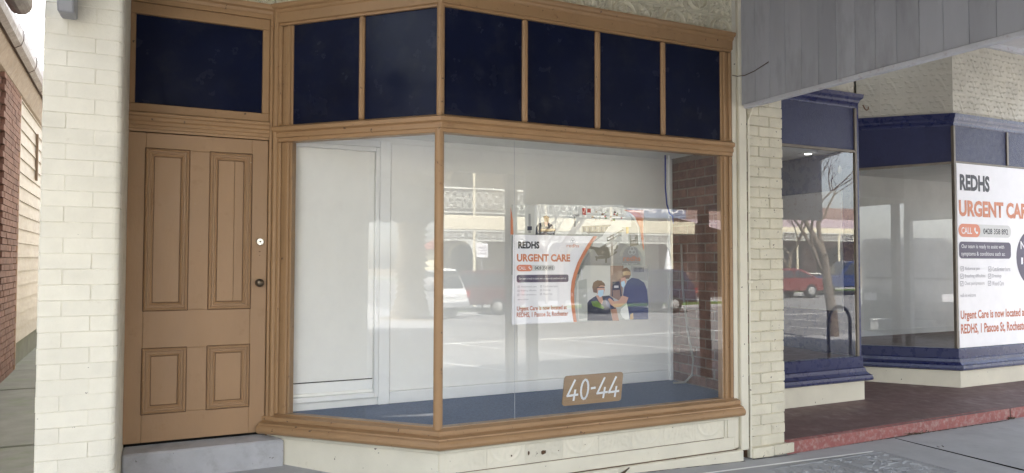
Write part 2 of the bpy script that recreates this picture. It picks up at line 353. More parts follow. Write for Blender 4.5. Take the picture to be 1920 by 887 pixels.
MB().sweep([(.70, .93), (CX, 0), (4.12, 0)], cap).build('plinth_cap', K['cream'], shop)
MB().sweep([(.70, .93), (CX, 0), (4.12, 0)], [(-.05, 0), (.006, 0), (.006, .344), (-.05, .344)]).build('plinth_core', K['cream'], shop)
MB().sweep([(.70, .93), (CX, 0)], [(.0065, .02), (.024, .02), (.024, .3445), (.0065, .3445)]).build('plinth_board', K['cream'], shop)
MB().box(1.66, 4.09, -.02, -.0065, .105, .203).build('plinth_board', K['cream'], shop, bevel=.004)
MB().box(1.66, 4.00, -.0105, -.0064, .2032, .2064).build('board_gap_shade', K['groove'], shop)  # dark strips that paint in the shade between the plinth boards
MB().box(1.67, 4.12, -.0215, -.0064, .1002, .1048).build('board_gap_shade', K['groove'], shop)
MB().box(4.03, 4.115, -.0225, -.0065, .205, .3445).build('plinth_stile', K['cream'], shop, bevel=.003)
MB().box(4.005, 4.0295, -.017, -.0065, .21, .3405).build('plinth_bead', K['cream'], shop, bevel=.004)
MB().box(CX+.03, 4.165, -.055, -.0065, -.05, .100).build('base_board', K['cream'], shop, bevel=.008)
# pressed tin: relief meshes
def tin_mesh(name, size, fn, m, n=44, depth=.012, sy=None):
    sy = sy or size; ny = max(8, int(n*sy/size))
    u = np.linspace(0, 1, n+1); v = np.linspace(0, sy/size, ny+1); U, V = np.meshgrid(u, v); H = fn(U, V)*depth
    vs = [(float(U[j, i]*size), float(-H[j, i]), float(V[j, i]*size)) for j in range(ny+1) for i in range(n+1)]
    fs = [(j*(n+1)+i, j*(n+1)+i+1, (j+1)*(n+1)+i+1, (j+1)*(n+1)+i) for j in range(ny) for i in range(n)]
    return MB().add(vs, fs, True).mesh(name, m)
def ridge(d, wd): return np.exp(-(np.abs(d)/wd)**4)
def edge(U, V): return ridge(np.minimum(np.minimum(U, 1-U), np.minimum(V % 1, 1-V % 1))-.03, .022)
def leaf(U, V, cx, cy, a, ln, wd):
    x = (U-cx)*math.cos(a)+(V-cy)*math.sin(a); y = -(U-cx)*math.sin(a)+(V-cy)*math.cos(a)
    t = np.clip(x/ln, 0, 1); w_ = wd*np.sin(np.pi*t**.8)*(1+.35*np.sin(t*22))+1e-4
    q = np.clip(1-(y/w_)**2, 0, 1)*(x > 0)*(x < ln); return np.sqrt(q)*(.55+.45*(1-np.exp(-(y/(wd*.22))**2)))
def tinA(U, V):
    r = np.hypot(U-.5, V-.5); h = .5*edge(U, V)+.9*ridge(r-.40, .03)+.5*ridge(U-.5, .016)*(r < .4)+.5*ridge(V-.5, .016)*(r < .4)
    for k in range(4):
        a = math.pi/4+k*math.pi/2
        for da in (-.42, 0, .42): h = np.maximum(h, .8*leaf(U, V, .5+.06*math.cos(a), .5+.06*math.sin(a), a+da, .29, .042))
        h = np.maximum(h, .7*leaf(U, V, .5+.66*math.cos(a), .5+.66*math.sin(a), a+math.pi, .2, .05))
    return h
def tinB(U, V):
    h = .5*edge(U, V)
    for k in range(4):
        a = math.pi/4+k*math.pi/2
        h = np.maximum(h, leaf(U, V, .5, .5, a, .6, .085))
        for da, ln in ((-.55, .42), (.55, .42), (-1.0, .25)): h = np.maximum(h, .8*leaf(U, V, .5+.08*math.cos(a), .5+.08*math.sin(a), a+da, ln, .055))
    return np.maximum(h, .9*ridge(np.hypot(U-.5, V-.5), .06))
def tinC_of(seed):
    q = random.Random(seed); sp = [((i+.5+.5*(j % 2)+q.uniform(-.15, .15))/3.5, (j+.4+q.uniform(-.15, .15))/4, q.uniform(-.3, .3)) for j in range(4) for i in range(3)]; ca = q.uniform(.5, 1.1)
    def fn(U, V):
        h = .12*ridge(np.minimum(U, 1-U), .012)
        for cx, cy, t in sp:
            for a in (.5+t, math.pi-.5+t): h = np.maximum(h, leaf(U, V, cx, cy, a, .11, .026))
            h = np.maximum(h, .5*leaf(U, V, cx, cy, -math.pi/2+t, .08, .014))
        return h+.45*ridge((U-.5)*math.sin(ca)+(V-.5)*math.cos(ca)+.05*np.sin(U*9), .06)*np.sin(np.pi*U)*np.sin(np.pi*V)
    return fn
TS = .232
tA = tin_mesh('tin_tile', TS, tinA, K['tin'], 64, .04); tB = tin_mesh('tin_tile', TS, tinB, K['tin'], 64, .04)
CUT = .43; tA0 = tin_mesh('tin_tile', TS, lambda U, V: tinA(U, V+CUT), K['tin'], 64, .04, TS*(1-CUT)); tB0 = tin_mesh('tin_tile', TS, lambda U, V: tinB(U, V+CUT), K['tin'], 64, .04, TS*(1-CUT))
fz_main = MB().sweep([FL, (CX, 0), (4.106, 0)], [(-.05, 3.436), (.0, 3.436), (.0, 4.4), (-.05, 4.4)]).build('frieze', K['tin'], shop)
MB().box(-.235, .72, .945, 1.0, 3.43, 4.4).build('frieze_backing', K['tin'], shop)
for r_ in range(4):
    zz = 3.4335 if r_ == 0 else 3.4335+TS*(1-CUT)+(r_-1)*TS; mA, mB_ = (tA0, tB0) if r_ == 0 else (tA, tB)
    for c_ in range(11):
        x = 4.106-(c_+1)*TS
        if x < CX-.1: continue
        place('tin_tile', (mA, mB_)[(r_+c_) % 2], fz_main, (x, -.003, zz))
    for c_ in range(6):
        s = FLEN-.005-c_*TS
        if s-TS < 0: continue
        p = fpt(s, .003); place('tin_tile', (mB_, mA)[(r_+c_) % 2], fz_main, (p[0], p[1], zz), rz(R(-45)))
    for c_ in range(4):
        x = .70-(c_+1)*TS
        place('tin_tile', (mA, mB_)[(r_+c_) % 2], fz_main, (x, .942, zz))
# tin panel in the plinth, low relief
tP = tin_mesh('tin_tile', .29, lambda U, V: tinB(U, V*1.02) if True else 0, K['cream'], 36, .0045, .137); tQ = tin_mesh('tin_tile', .29, tinA, K['cream'], 36, .0045, .137)
for c_ in range(8):
    x = 1.665+c_*.292
    place('tin_tile', (tP, tQ)[c_ % 2], fz_main, (x, -.0085, .2065))
for (x, zc, w_, h_) in ((2.27, .278, .016, .032), (2.385, .272, .045, .034), (2.505, .27, .01, .008), (2.14, .275, .012, .016), (2.72, .29, .008, .008)):
    MB().add([(x+w_*.5*math.cos(a)*random.uniform(.7, 1.1), -.0165, zc+h_*.5*math.sin(a)*random.uniform(.7, 1.1)) for a in [k*math.pi/5 for k in range(10)]], [tuple(range(10))]).build('paint_chip', K['groove'], shop)
# stiles, mullions, corner post
def stile_s(s0, s1, o0, o1, z0, z1, name, m, bev=.006):
    a, b, c, d = fpt(s0, o0), fpt(s1, o0), fpt(s1, o1), fpt(s0, o1)
    return MB().prism([(*a, z0), (*b, z0), (*c, z0), (*d, z0)], (0, 0, z1-z0)).build(name, m, shop, bevel=bev)
for z0, z1 in ((.510, 2.4425), (2.5625, 3.2845)):
    stile_s(FLEN-.145, FLEN-.02, -.05, .004, z0, z1, 'window_stile', K['tan'])
    stile_s(FLEN-.128, FLEN-.095, .0045, .020, z0, z1, 'stile_bead', K['tan'], .007)
    stile_s(FLEN-.062, FLEN-.030, .0045, .026, z0, z1, 'stile_bead', K['tan'], .008)
    stile_s(FLEN-.03, FLEN-.003, -.05, .036, z0, z1, 'stile_bead', K['tan'], .006)
    MB().box(3.995, 4.10, -.004, .05, z0, z1).build('window_stile', K['tan'], shop, bevel=.004)
    MB().box(4.015, 4.04, -.018, -.0045, z0, z1).build('stile_bead', K['tan'], shop, bevel=.007)
    MB().box(4.068, 4.098, -.022, -.0045, z0, z1).build('stile_bead', K['tan'], shop, bevel=.008)
MB().box(4.1005, 4.1055, -.01, .05, .51, 3.285).build('stile_gap', K['groove'], shop)
MB().lathe([(.031, .495), (.031, 2.47)], (CX-.012, -.012+.02, 0), seg=16).build('corner_post', K['tan'], shop)
MB().lathe([(.026, 2.553), (.026, 3.315)], (CX-.008, -.005+.01, 0), seg=14).build('mullion', K['tan'], shop)
mull = []
for x in (2.242, 2.838, 3.428): MB().box(x-.021, x+.021, -.018, .03, 2.5625, 3.2845).build('mullion', K['tan'], shop, bevel=.012)
smid = math.hypot(CX-1.201, .429); stile_s(smid-.021, smid+.021, -.03, .018, 2.5625, 3.2845, 'mullion', K['tan'], .012)
# navy panels
xs_ = [CX+.02, 2.222, 2.262, 2.818, 2.858, 3.408, 3.448, 3.996]
for a, b in zip(xs_[0::2], xs_[1::2]): MB().box(a, b, .006, .014, 2.555, 3.29).build('navy_panel', K['navy'], shop)
for s0, s1 in ((.03, smid-.02), (smid+.02, FLEN-.14)): stile_s(s0, s1, -.014, -.006, 2.555, 3.29, 'navy_panel', K['navy'], 0)
# glass (the old panes lean back about half a degree)
TL = math.tan(R(.55))
def pane_main(x0, x1):
    z0, z1, zc = .505, 2.45, 1.48
    return MB().add([(x0, (z0-zc)*TL, z0), (x1, (z0-zc)*TL, z0), (x1, (z1-zc)*TL, z1), (x0, (z1-zc)*TL, z1)], [(0, 1, 2, 3)]).build('window_pane', K['glass'], shop)
pane_main(CX, 2.1645); pane_main(2.1665, 4.0)
t2 = math.tan(R(.3)); a, b = fpt(.0), fpt(FLEN-.12); dz = .97*t2*.7071
MB().add([(b[0]-dz, b[1]-dz, .505), (a[0]-dz, a[1]-dz, .505), (a[0]+dz, a[1]+dz, 2.45), (b[0]+dz, b[1]+dz, 2.45)], [(0, 1, 2, 3)]).build('window_pane', K['glass'], shop)
MB().add([(2.1642, -.0112, .52), (2.1668, -.0112, .52), (2.1668, .0065, 2.44), (2.1642, .0065, 2.44)], [(0, 1, 2, 3)]).build('pane_joint', K['greytrim'], shop)
# display deck, partition, ceiling, party wall
MB().add([(.72, .95, .505), (CX-.01, .045, .505), (4.25, .045, .505), (4.25, .95, .505)], [(0, 1, 2, 3)]).build('deck_carpet', K['carpet'], shop)
MB().box(.74, 4.3, .945, 1.0, .3, 2.62).build('partition', K['white'], shop)
MB().box(1.555, 4.2, .932, .9445, .60, 2.50).build('partition_panel', K['white'], shop, bevel=.004)
MB().box(1.555, 4.2, .926, .9445, .506, .598).build('skirting', K['offwhite'], shop, bevel=.003)
MB().box(1.555, 4.2, .918, .9255, .585, .5975).build('skirting_bead', K['offwhite'], shop)
cab = MB().box(.835, 1.43, .936, .9445, .625, 2.425).build('cupboard_door', K['white'], shop, bevel=.004)
MB().box(.84, 1.425, .930, .9355, .628, .70).build('cupboard_rail', K['offwhite'], shop, bevel=.002)
MB().box(.84, 1.425, .9340, .9358, .7015, .709).build('cupboard_gap', K['gap'], shop)
MB().box(.80, .833, .915, .9445, .506, 2.459).build('architrave', K['offwhite'], shop, bevel=.004)
MB().box(1.433, 1.462, .905, .9445, .565, 2.455).build('architrave', K['offwhite'], shop, bevel=.003)
MB().box(1.464, 1.552, .915, .9445, .506, 2.515).build('architrave', K['offwhite'], shop, bevel=.005)
MB().box(.834, 1.4322, .905, .9445, 2.428, 2.457).build('architrave', K['offwhite'], shop, bevel=.003)
MB().box(.80, 1.4632, .912, .9445, 2.4595, 2.515).build('architrave', K['offwhite'], shop, bevel=.005)
MB().box(.834, 1.432, .90, .9445, .567, .605).build('cupboard_sill', K['offwhite'], shop, bevel=.004)
for i in range(9):
    y0 = .02+i*.105; xl = CX-max(0, y0)-.03
    MB().box(max(.80, xl+.055), 4.28, y0, y0+.102, 2.545, 2.565).build('ceiling_board', K['ceil'], shop, bevel=.004)
MB().prism([(.80, .93, 2.575), (CX+.04, .09, 2.575), (4.3, .09, 2.575), (4.3, 1.0, 2.575), (.80, 1.0, 2.575)], (0, 0, .03)).build('ceiling', K['gap'], shop)
bw = MB().box(4.228, 4.283, .06, 1.0, .3, 2.62).build('party_wall', K['redmortar'], shop)
rb = brick_mesh('brick', .225, .072, .06, K['redbrick'], bev=.004); rbh = brick_mesh('brick', .107, .072, .06, K['redbrick'], bev=.004)
z = .515; i = 0
while z < 2.5:
    y = .93 if i % 2 == 0 else .815
    if i % 2: place('brick', rbh, bw, (4.2245, .93, z), rz(R(-90)))
    while y > .10:
        place('brick', rb if y > .25 else rbh, bw, (4.2245+random.uniform(-.003, .002), y, z), rz(R(-90+random.uniform(-.6, .6)))); y -= .235
    z += .083; i += 1
MB().box(4.19, 4.2205, .90, .944, .506, 2.54).build('corner_trim', K['offwhite'], shop, bevel=.003)
# shell so that daylight only comes in through the glass
MB().box(-.64, 4.66, 1.0, 16, 5.4, 5.6).build('roof', K['roof'], shop)
MB().box(-.62, 4.66, -.02, 1.2, 4.42, 5.9).build('parapet', K['creambrick'], shop)
MB().box(-.62, 4.66, 1.2, 1.35, 2.7, 5.4).build('inner_wall', K['white'], shop)
MB().prism([(.80, .93, 2.63), (CX+.05, .1, 2.63), (4.3, .1, 2.63), (4.3, 1.2, 2.63), (.80, 1.2, 2.63)], (0, 0, .05)).build('inner_ceiling', K['gap'], shop)

# door and its frame
DY = .93
door = MB()
for (x0, x1, z0, z1) in ((-.238, -.131, .385, 2.452), (.541, .650, .385, 2.452), (-.1305, .5405, 2.346, 2.452), (-.1305, .5405, 1.003, 1.259), (-.1305, .5405, .385, .573), (.135, .269, 1.2595, 2.3455), (.135, .269, .5735, 1.0025)):
    door.box(x0, x1, DY, DY+.042, z0, z1)
door = door.build('door', K['door'], shop, bevel=.0022)
for (x0, x1, z0, z1) in ((-.1305, .1345, 1.2595, 2.3455), (.2695, .5405, 1.2595, 2.3455), (-.1305, .1345, .5735, 1.0025), (.2695, .5405, .5735, 1.0025)):
    if x0 > 0 and z0 > 1:
        MB().box(x0, x0+.158, DY+.012, DY+.03, z0, z1).build('panel_board', K['door'], door, bevel=.0015); MB().box(x0+.1595, x1, DY+.014, DY+.03, z0, z1).build('panel_board', K['door'], door, bevel=.0015)
    else: MB().box(x0, x1, DY+.012, DY+.03, z0, z1).build('panel', K['door'], door)
    mo = MB()
    prof = [(-.002, -.002), (.003, -.011), (.010, -.014), (.016, -.009), (.017, -.002), (.020, -.002), (.022, -.008), (.030, -.008), (.034, .001), (.037, .001), (.040, -.001), (.048, .006), (.050, .012), (.050, .014), (-.002, .014)]
    ring = []
    for o, d in prof: ring.append([(x0+o, DY+d, z0+o), (x1-o, DY+d, z0+o), (x1-o, DY+d, z1-o), (x0+o, DY+d, z1-o)])
    n = len(prof); vs = [p for q in ring for p in q]
    mo.add(vs, [(i*4+k, i*4+(k+1) % 4, ((i+1) % n)*4+(k+1) % 4, ((i+1) % n)*4+k) for i in range(n) for k in range(4)])
    mo.build('moulding', K['door'], door)
    for (bx0, bx1, bz0, bz1) in ((x0-.005, x1+.005, z0-.0065, z0-.0025), (x0-.005, x1+.005, z1+.0025, z1+.0065), (x0-.0065, x0-.0025, z0-.0025, z1+.0025), (x1+.0025, x1+.0065, z0-.0025, z1+.0025)):
        MB().box(bx0, bx1, DY-.0012, DY+.002, bz0, bz1).build('groove', K['groove'], door)
    gi = .0505
    for (bx0, bx1, bz0, bz1) in ((x0+gi, x1-gi, z0+gi, z0+gi+.003), (x0+gi, x1-gi, z1-gi-.003, z1-gi), (x0+gi, x0+gi+.003, z0+gi+.003, z1-gi-.003), (x1-gi-.003, x1-gi, z0+gi+.003, z1-gi-.003)):
        MB().box(bx0, bx1, DY+.0105, DY+.0125, bz0, bz1).build('groove', K['groove'], door)
MB().lathe([(.0, -.062), (.018, -.061), (.027, -.052), (.029, -.042), (.024, -.032), (.012, -.026), (.011, -.008), (.027, -.007), (.029, -.001)], (.602, DY, 1.437), 'y', 20).build('knob', K['brass'], door)
MB().lathe([(.022, -.012), (.027, -.009), (.028, -.001)], (.604, DY, 1.728), 'y', 20).build('lock', K['chrome'], door)
MB().lathe([(.002, -.0145), (.006, -.014), (.006, -.012)], (.604, DY, 1.728), 'y', 10).build('keyhole', K['gap'], door)
MB().box(.596, .607, DY-.003, DY, 1.655, 1.661).build('keyway', K['groove'], door); MB().box(.598, .606, DY-.003, DY, 1.63, 1.634).build('keyway', K['groove'], door)
MB().box(-.232, .70, DY+.03, DY+.06, .345, .3845).build('threshold_gap', K['gap'], shop)
MB().box(-.235, .695, DY+.045, DY+.09, .36, 3.44).build('door_backing', K['groove'], shop)
# door frame: left strip, right jamb, moulded bar, fanlight frame
MB().box(-.262, -.241, DY-.03, DY+.05, .21, 3.44).build('door_jamb', K['tan'], shop, bevel=.004)
MB().box(.6535, .676, DY-.022, DY+.05, .345, 3.44).build('door_jamb', K['tan'], shop, bevel=.004)
MB().box(.677, .712, DY-.045, DY+.05, .345, 3.44).build('door_jamb', K['tan'], shop, bevel=.008)
bar = [(-.05, 2.458), (.002, 2.458), (.006, 2.475), (.014, 2.478), (.014, 2.498), (.022, 2.502), (.022, 2.522), (.034, 2.532), (.034, 2.552), (.044, 2.56), (.044, 2.578), (.012, 2.588), (-.05, 2.588)]
MB().sweep([(-.24, DY), (.653, DY)], bar).build('door_head_bar', K['tan'], shop)
for (x0, x1, z0, z1, o) in ((-.24, .653, 2.5885, 2.648, .0), (-.24, .653, 3.252, 3.33, .0), (-.24, -.205, 2.6485, 3.2515, .0), (.604, .653, 2.6485, 3.2515, .0)):
    MB().box(x0, x1, DY-.004, DY+.045, z0, z1).build('fanlight_frame', K['tan'], shop, bevel=.004)
MB().box(-.21, .61, DY+.022, DY+.03, 2.64, 3.26).build('navy_panel', K['navy'], shop)
hd2 = [(-.05, 3.331), (.012, 3.331), (.012, 3.36), (.02, 3.366), (.026, 3.385), (.045, 3.395), (.05, 3.41), (.05, 3.428), (-.05, 3.428)]
MB().sweep([(-.24, DY), (.70, DY)], hd2).build('door_head_cornice', K['tan'], shop)
# step
MB().add([(-.234, .80, .345), (.772, .80, .345), (.70, .93, .364), (.70, .965, .366), (-.234, .965, .366), (-.234, .80, .05), (.772, .80, .05), (.70, .93, .05), (.70, .965, .05), (-.234, .965, .05)],
         [(0, 1, 2, 3, 4), (9, 8, 7, 6, 5), (0, 5, 6, 1), (1, 6, 7, 2), (2, 7, 8, 3), (3, 8, 9, 4), (4, 9, 5, 0)]).build('doorstep', K['step'], shop, bevel=.012)
# timber bracket end on the pier, wire at the corner
MB().prism([(-.525, -.001, 2.985), (-.525, -.001, 2.885), (-.525, -.16, 2.875), (-.525, -.42, 3.22), (-.525, -.42, 3.36), (-.525, -.001, 3.36)], (.075, 0, 0)).build('bracket', K['metalpost'], shop, bevel=.008)
MB().tube([(4.108, -.015, 3.10), (4.15, -.03, 3.095), (4.2, -.055, 3.10), (4.20, -.16, 3.11), (4.195, -.32, 3.145)], .0035, 6).build('wire', K['twig'], shop)

# things in the window
def text(s, x0, x1, z0, z1, m, parent, y, bold=.012, name='lettering', ang=0):
    cu = bpy.data.curves.new('t', 'FONT'); cu.body = s; cu.offset = bold; cu.resolution_u = 3
    o = bpy.data.objects.new('t', cu); COL.objects.link(o); bpy.context.view_layer.update()
    me = bpy.data.meshes.new_from_object(o.evaluated_get(bpy.context.evaluated_depsgraph_get())); bpy.data.objects.remove(o)
    n = len(me.vertices); a = np.zeros(n*3, 'f'); me.vertices.foreach_get('co', a); a = a.reshape(-1, 3)
    lo, hi = a.min(0), a.max(0); b = np.zeros_like(a)
    b[:, 0] = x0+(a[:, 0]-lo[0])/(hi[0]-lo[0])*(x1-x0); b[:, 2] = z0+(a[:, 1]-lo[1])/(hi[1]-lo[1])*(z1-z0); b[:, 1] = y
    me.vertices.foreach_set('co', b.ravel()); me.materials.clear(); me.materials.append(m); me.name = name
    return place(name, me, parent)
def flat(pts, y, m, parent, name): return MB().add([(p[0], y, p[1]) for p in pts], [tuple(range(len(pts)))]).build(name, m, parent)
def rrect(x0, x1, z0, z1, r, n=6):
    o = []
    for cx, cz, a in ((x1-r, z1-r, 0), (x0+r, z1-r, 90), (x0+r, z0+r, 180), (x1-r, z0+r, 270)):
        o += [(cx+r*math.cos(R(a+90*i/n)), cz+r*math.sin(R(a+90*i/n))) for i in range(n+1)]
    return o
def ringm(cx, cz, r, w_, y, m, parent, name, n=20):
    vs = [(cx+q*math.cos(2*math.pi*k/n), y, cz+q*math.sin(2*math.pi*k/n)) for q in (r, r-w_) for k in range(n)]
    return MB().add(vs, [(k, (k+1) % n, n+(k+1) % n, n+k) for k in range(n)]).build(name, m, parent)
I = {k: plain('print '+k, c, .45) for k, c in dict(white=(.87, .86, .89), black=(.025, .025, .035), orange=(.62, .22, .11), pill=(.70, .24, .14), grey=(.62, .62, .62), slate=(.085, .07, .12), mid=(.35, .34, .38), text=(.52, .16, .085), peach=(.62, .33, .22),
     navy=(.03, .045, .13), dnavy=(.015, .02, .045), skin=(.55, .32, .23), skin2=(.42, .22, .15), hair=(.16, .09, .045), mask=(.45, .62, .74), pale=(.60, .60, .56), room=(.42, .43, .40), bedw=(.72, .73, .70), bedg=(.16, .15, .12), steel=(.32, .32, .31), red=(.5, .06, .04), wood=(.24, .15, .11), purple=(.35, .33, .45), green=(.12, .22, .03), yellow=(.6, .4, .05), straw=(.45, .30, .14)).items()}
def logo(cx, cz, s, y, m, mt, parent, tw):
    for dx, dz in ((-.5, -.2), (.5, -.2), (0, .55)): ringm(cx+dx*s, cz+dz*s, .62*s, .13*s, y, m, parent, 'logo_ring')
    text('redhs', cx-tw/2, cx+tw/2, cz-2.45*s, cz-1.15*s, mt, parent, y, .0)
def handset(cx, cz, s, y, m, parent):
    pts = [(-.5, .62), (-.2, .75), (-.02, .35), (-.2, .15), (.15, -.25), (.35, -.1), (.75, -.28), (.65, -.58), (.3, -.75), (-.25, -.35), (-.6, .2)]
    flat([(cx+p[0]*s, cz+p[1]*s) for p in pts], y, m, parent, 'phone_icon')
def tick(x0, z0, s, y, m, parent):
    t = s*.12
    for a, b, c, d in ((0, s, 0, t), (0, s, s-t, s), (0, t, t, s-t), (s-t, s, t, s-t)): flat([(x0+a, z0+c), (x0+b, z0+c), (x0+b, z0+d), (x0+a, z0+d)], y, m, parent, 'tick_box')
    flat([(x0+.22*s, z0+.5*s), (x0+.42*s, z0+.25*s), (x0+.8*s, z0+.75*s), (x0+.72*s, z0+.8*s), (x0+.42*s, z0+.42*s), (x0+.28*s, z0+.58*s)], y-.0002, m, parent, 'tick_mark')

PY = .030
po = empty('poster', (2.73, PY, 1.157), 'white urgent care poster with an orange curve and masked staff photo behind the window glass', 'poster')
cv = [(2.850, 1.779), (2.800, 1.720), (2.757, 1.658), (2.716, 1.590), (2.684, 1.516), (2.663, 1.450), (2.655, 1.387), (2.654, 1.320), (2.661, 1.257), (2.668, 1.205), (2.677, 1.159)]
sheet = [(2.169, 1.779)]+[(2.162, 1.157)]+cv[::-1]
MB().prism([(p[0], PY, p[1]) for p in sheet], (0, .003, 0)).build('sheet', I['white'], po)
MB().prism([(p[0], PY+.0004, p[1]) for p in [(2.677, 1.159), (3.301, 1.163), (3.307, 1.567), (2.742, 1.5655), (2.70, 1.50), (2.66, 1.40), (2.655, 1.30)]], (0, .0025, 0)).build('photo_sheet', I['room'], po)
flat([(p[0]-.030+.006*i/10, p[1]) for i, p in enumerate(cv)][::-1]+[(p[0]+.003, p[1]) for p in cv], PY-.0008, I['orange'], po, 'curve_band')
T = PY-.0012
text('REDHS', 2.208, 2.374, 1.683, 1.734, I['black'], po, T, .042)
text('URGENT CARE', 2.198, 2.624, 1.592, 1.646, I['orange'], po, T, .042)
flat(rrect(2.26, 2.500, 1.527, 1.569, .02), T, I['grey'], po, 'pill'); flat(rrect(2.196, 2.319, 1.525, 1.570, .0222), T-.0004, I['pill'], po, 'pill')
text('CALL', 2.212, 2.268, 1.536, 1.559, I['white'], po, T-.0008, .01); handset(2.298, 1.548, .015, T-.0008, I['white'], po)
text('0428 358 892', 2.337, 2.484, 1.536, 1.559, I['black'], po, T-.0008, .015)
flat(rrect(2.197, 2.610, 1.447, 1.500, .014), T, I['slate'], po, 'banner')
text('Our team is ready to assist with symptoms & conditions such as:', 2.213, 2.591, 1.464, 1.481, I['white'], po, T-.0008, 0)
for (x, ww, zz, s) in ((2.205, .147, 1.409, 'Abdominal pain'), (2.204, .148, 1.382, 'Breathing difficulties'), (2.203, .148, 1.354, 'Chest pain/pressure'), (2.381, .139, 1.411, 'Cuts & minor burns'), (2.381, .083, 1.384, 'Dressings'), (2.380, .098, 1.357, 'Wound Care')):
    tick(x, zz, .015, T, I['mid'], po); text(s, x+.025, x+ww, zz, zz+.014, I['mid'], po, T, 0)
text('walk-ins welcome', 2.203, 2.288, 1.324, 1.335, I['mid'], po, T, 0)
text('Urgent Care is now located at', 2.199, 2.596, 1.243, 1.282, I['text'], po, T, .026)
text('REDHS, 1 Pascoe St, Rochester', 2.198, 2.608, 1.200, 1.240, I['text'], po, T, .026)
logo(2.647, 1.742, .019, T, I['mid'], I['orange'], po, .104)
def PZ(zx, zy):
    t = (zx-50)/850; return (2.118+.001165*zx+9.3e-8*zx*zx, 1.779+.019*t-(zy-252)*(.001038+.000102*t))
def art(pts, m, parent, y, name): return flat([PZ(*p) for p in pts], y, m, parent, name)
A0 = PY-.0004; st = [0]
def lay(pts, m, name='print_shape', parent=None, base=A0):
    st[0] += 1; return art(pts, I[m], parent or po, base-.00006*st[0], name)
lay([(520, 458), (690, 458), (690, 640), (560, 820), (478, 822), (460, 700), (470, 560)], 'pale'); lay([(690, 458), (780, 458), (770, 700), (690, 660)], 'wood')
lay([(830, 460), (945, 460), (945, 560), (840, 540)], 'steel')
for k in range(8): lay([(850+k*9, 470), (854+k*9, 470), (854+k*9, 500), (850+k*9, 500)], 'dnavy')
lay([(705, 565), (752, 562), (768, 660), (700, 662)], 'dnavy'); lay([(715, 590), (745, 590), (745, 605), (715, 605)], 'grey'); lay([(705, 620), (755, 618), (757, 668), (708, 670)], 'wood')
lay([(490, 480), (500, 480), (520, 800), (505, 800)], 'grey'); lay([(475, 560), (530, 545), (540, 800), (480, 815)], 'room')
lay([(535, 705), (545, 690), (575, 668), (600, 655), (640, 660), (680, 655), (705, 672), (725, 715), (728, 750), (690, 748), (692, 770), (705, 822), (535, 822)], 'dnavy')
lay([(590, 655), (615, 700), (632, 715), (640, 690), (632, 655)], 'skin'); lay([(692, 748), (730, 742), (748, 822), (705, 822)], 'skin2')
lay([(600, 575), (648, 580), (652, 620), (640, 660), (615, 665), (598, 640)], 'skin')
lay([(568, 600), (575, 570), (600, 555), (630, 558), (650, 575), (655, 592), (625, 588), (602, 605), (600, 640), (575, 635)], 'hair')
lay([(608, 622), (645, 618), (642, 655), (620, 668), (604, 650)], 'mask'); lay([(600, 600), (650, 600), (650, 606), (600, 606)], 'dnavy')
lay([(655, 672), (690, 665), (715, 690), (715, 730), (690, 745), (660, 720)], 'navy'); lay([(560, 695), (600, 690), (650, 735), (640, 745), (570, 725)], 'green')
lay([(760, 745), (800, 712), (815, 740), (822, 800), (800, 818), (770, 800), (756, 770)], 'bedw')
lay([(805, 560), (835, 538), (880, 545), (920, 570), (940, 620), (947, 700), (947, 812), (820, 815), (812, 760), (800, 700), (775, 655), (785, 600)], 'navy')
lay([(770, 655), (812, 668), (800, 700), (760, 730), (720, 735), (690, 715), (672, 680), (685, 672), (715, 695), (745, 690)], 'skin')
lay([(825, 780), (843, 770), (845, 812), (822, 815)], 'straw')
lay([(765, 500), (775, 478), (800, 470), (825, 490), (830, 520), (815, 545), (780, 545), (768, 525)], 'hair'); lay([(775, 500), (800, 492), (828, 500), (828, 520), (780, 522)], 'straw')
lay([(758, 540), (790, 535), (800, 560), (785, 585), (765, 575)], 'skin'); lay([(762, 565), (785, 558), (790, 585), (775, 605), (763, 590)], 'mask')
# rear poster
RY = PY+.05
pb = empty('poster', (2.74, RY, 1.52), 'larger hospital bed photo poster with an orange arc, half hidden behind the white poster', 'poster')
flatb = [(2.183, 1.50), (3.315, 1.50), (3.315, 1.935), (3.28, 1.965), (3.22, 1.985), (3.12, 1.998), (2.36, 1.995), (2.183, 1.99)]
MB().prism([(p[0], RY, p[1]) for p in flatb], (0, .003, 0)).build('sheet', I['room'], pb)
st[0] = 0; RB = RY-.0004
def lb(pts, m, name='print_shape'): return lay(pts, m, name, pb, RB)
lb([(60, 50), (205, 52), (205, 250), (60, 250)], 'pale'); lb([(47, 60), (62, 150), (66, 250), (46, 250)], 'orange'); lb([(165, 110), (180, 110), (182, 240), (165, 240)], 'steel'); lb([(158, 195), (188, 195), (188, 220), (158, 222)], 'dnavy'); lb([(205, 52), (520, 50), (520, 250), (205, 250)], 'bedw')
lb([(215, 200), (235, 175), (270, 165), (300, 170), (325, 185), (340, 235), (340, 252), (212, 252)], 'dnavy'); lb([(268, 165), (300, 165), (288, 190), (280, 198)], 'skin'); lb([(264, 130), (285, 122), (303, 135), (300, 165), (272, 166)], 'straw'); lb([(245, 212), (345, 212), (345, 228), (245, 230)], 'straw')
lb([(455, 120), (505, 115), (508, 128), (480, 130), (480, 200), (468, 200), (468, 132)], 'steel')
lb([(520, 50), (800, 50), (860, 140), (860, 200), (520, 200)], 'bedw'); lb([(525, 72), (550, 72), (550, 120), (525, 118)], 'red'); lb([(558, 75), (583, 78), (583, 105), (558, 103)], 'red')
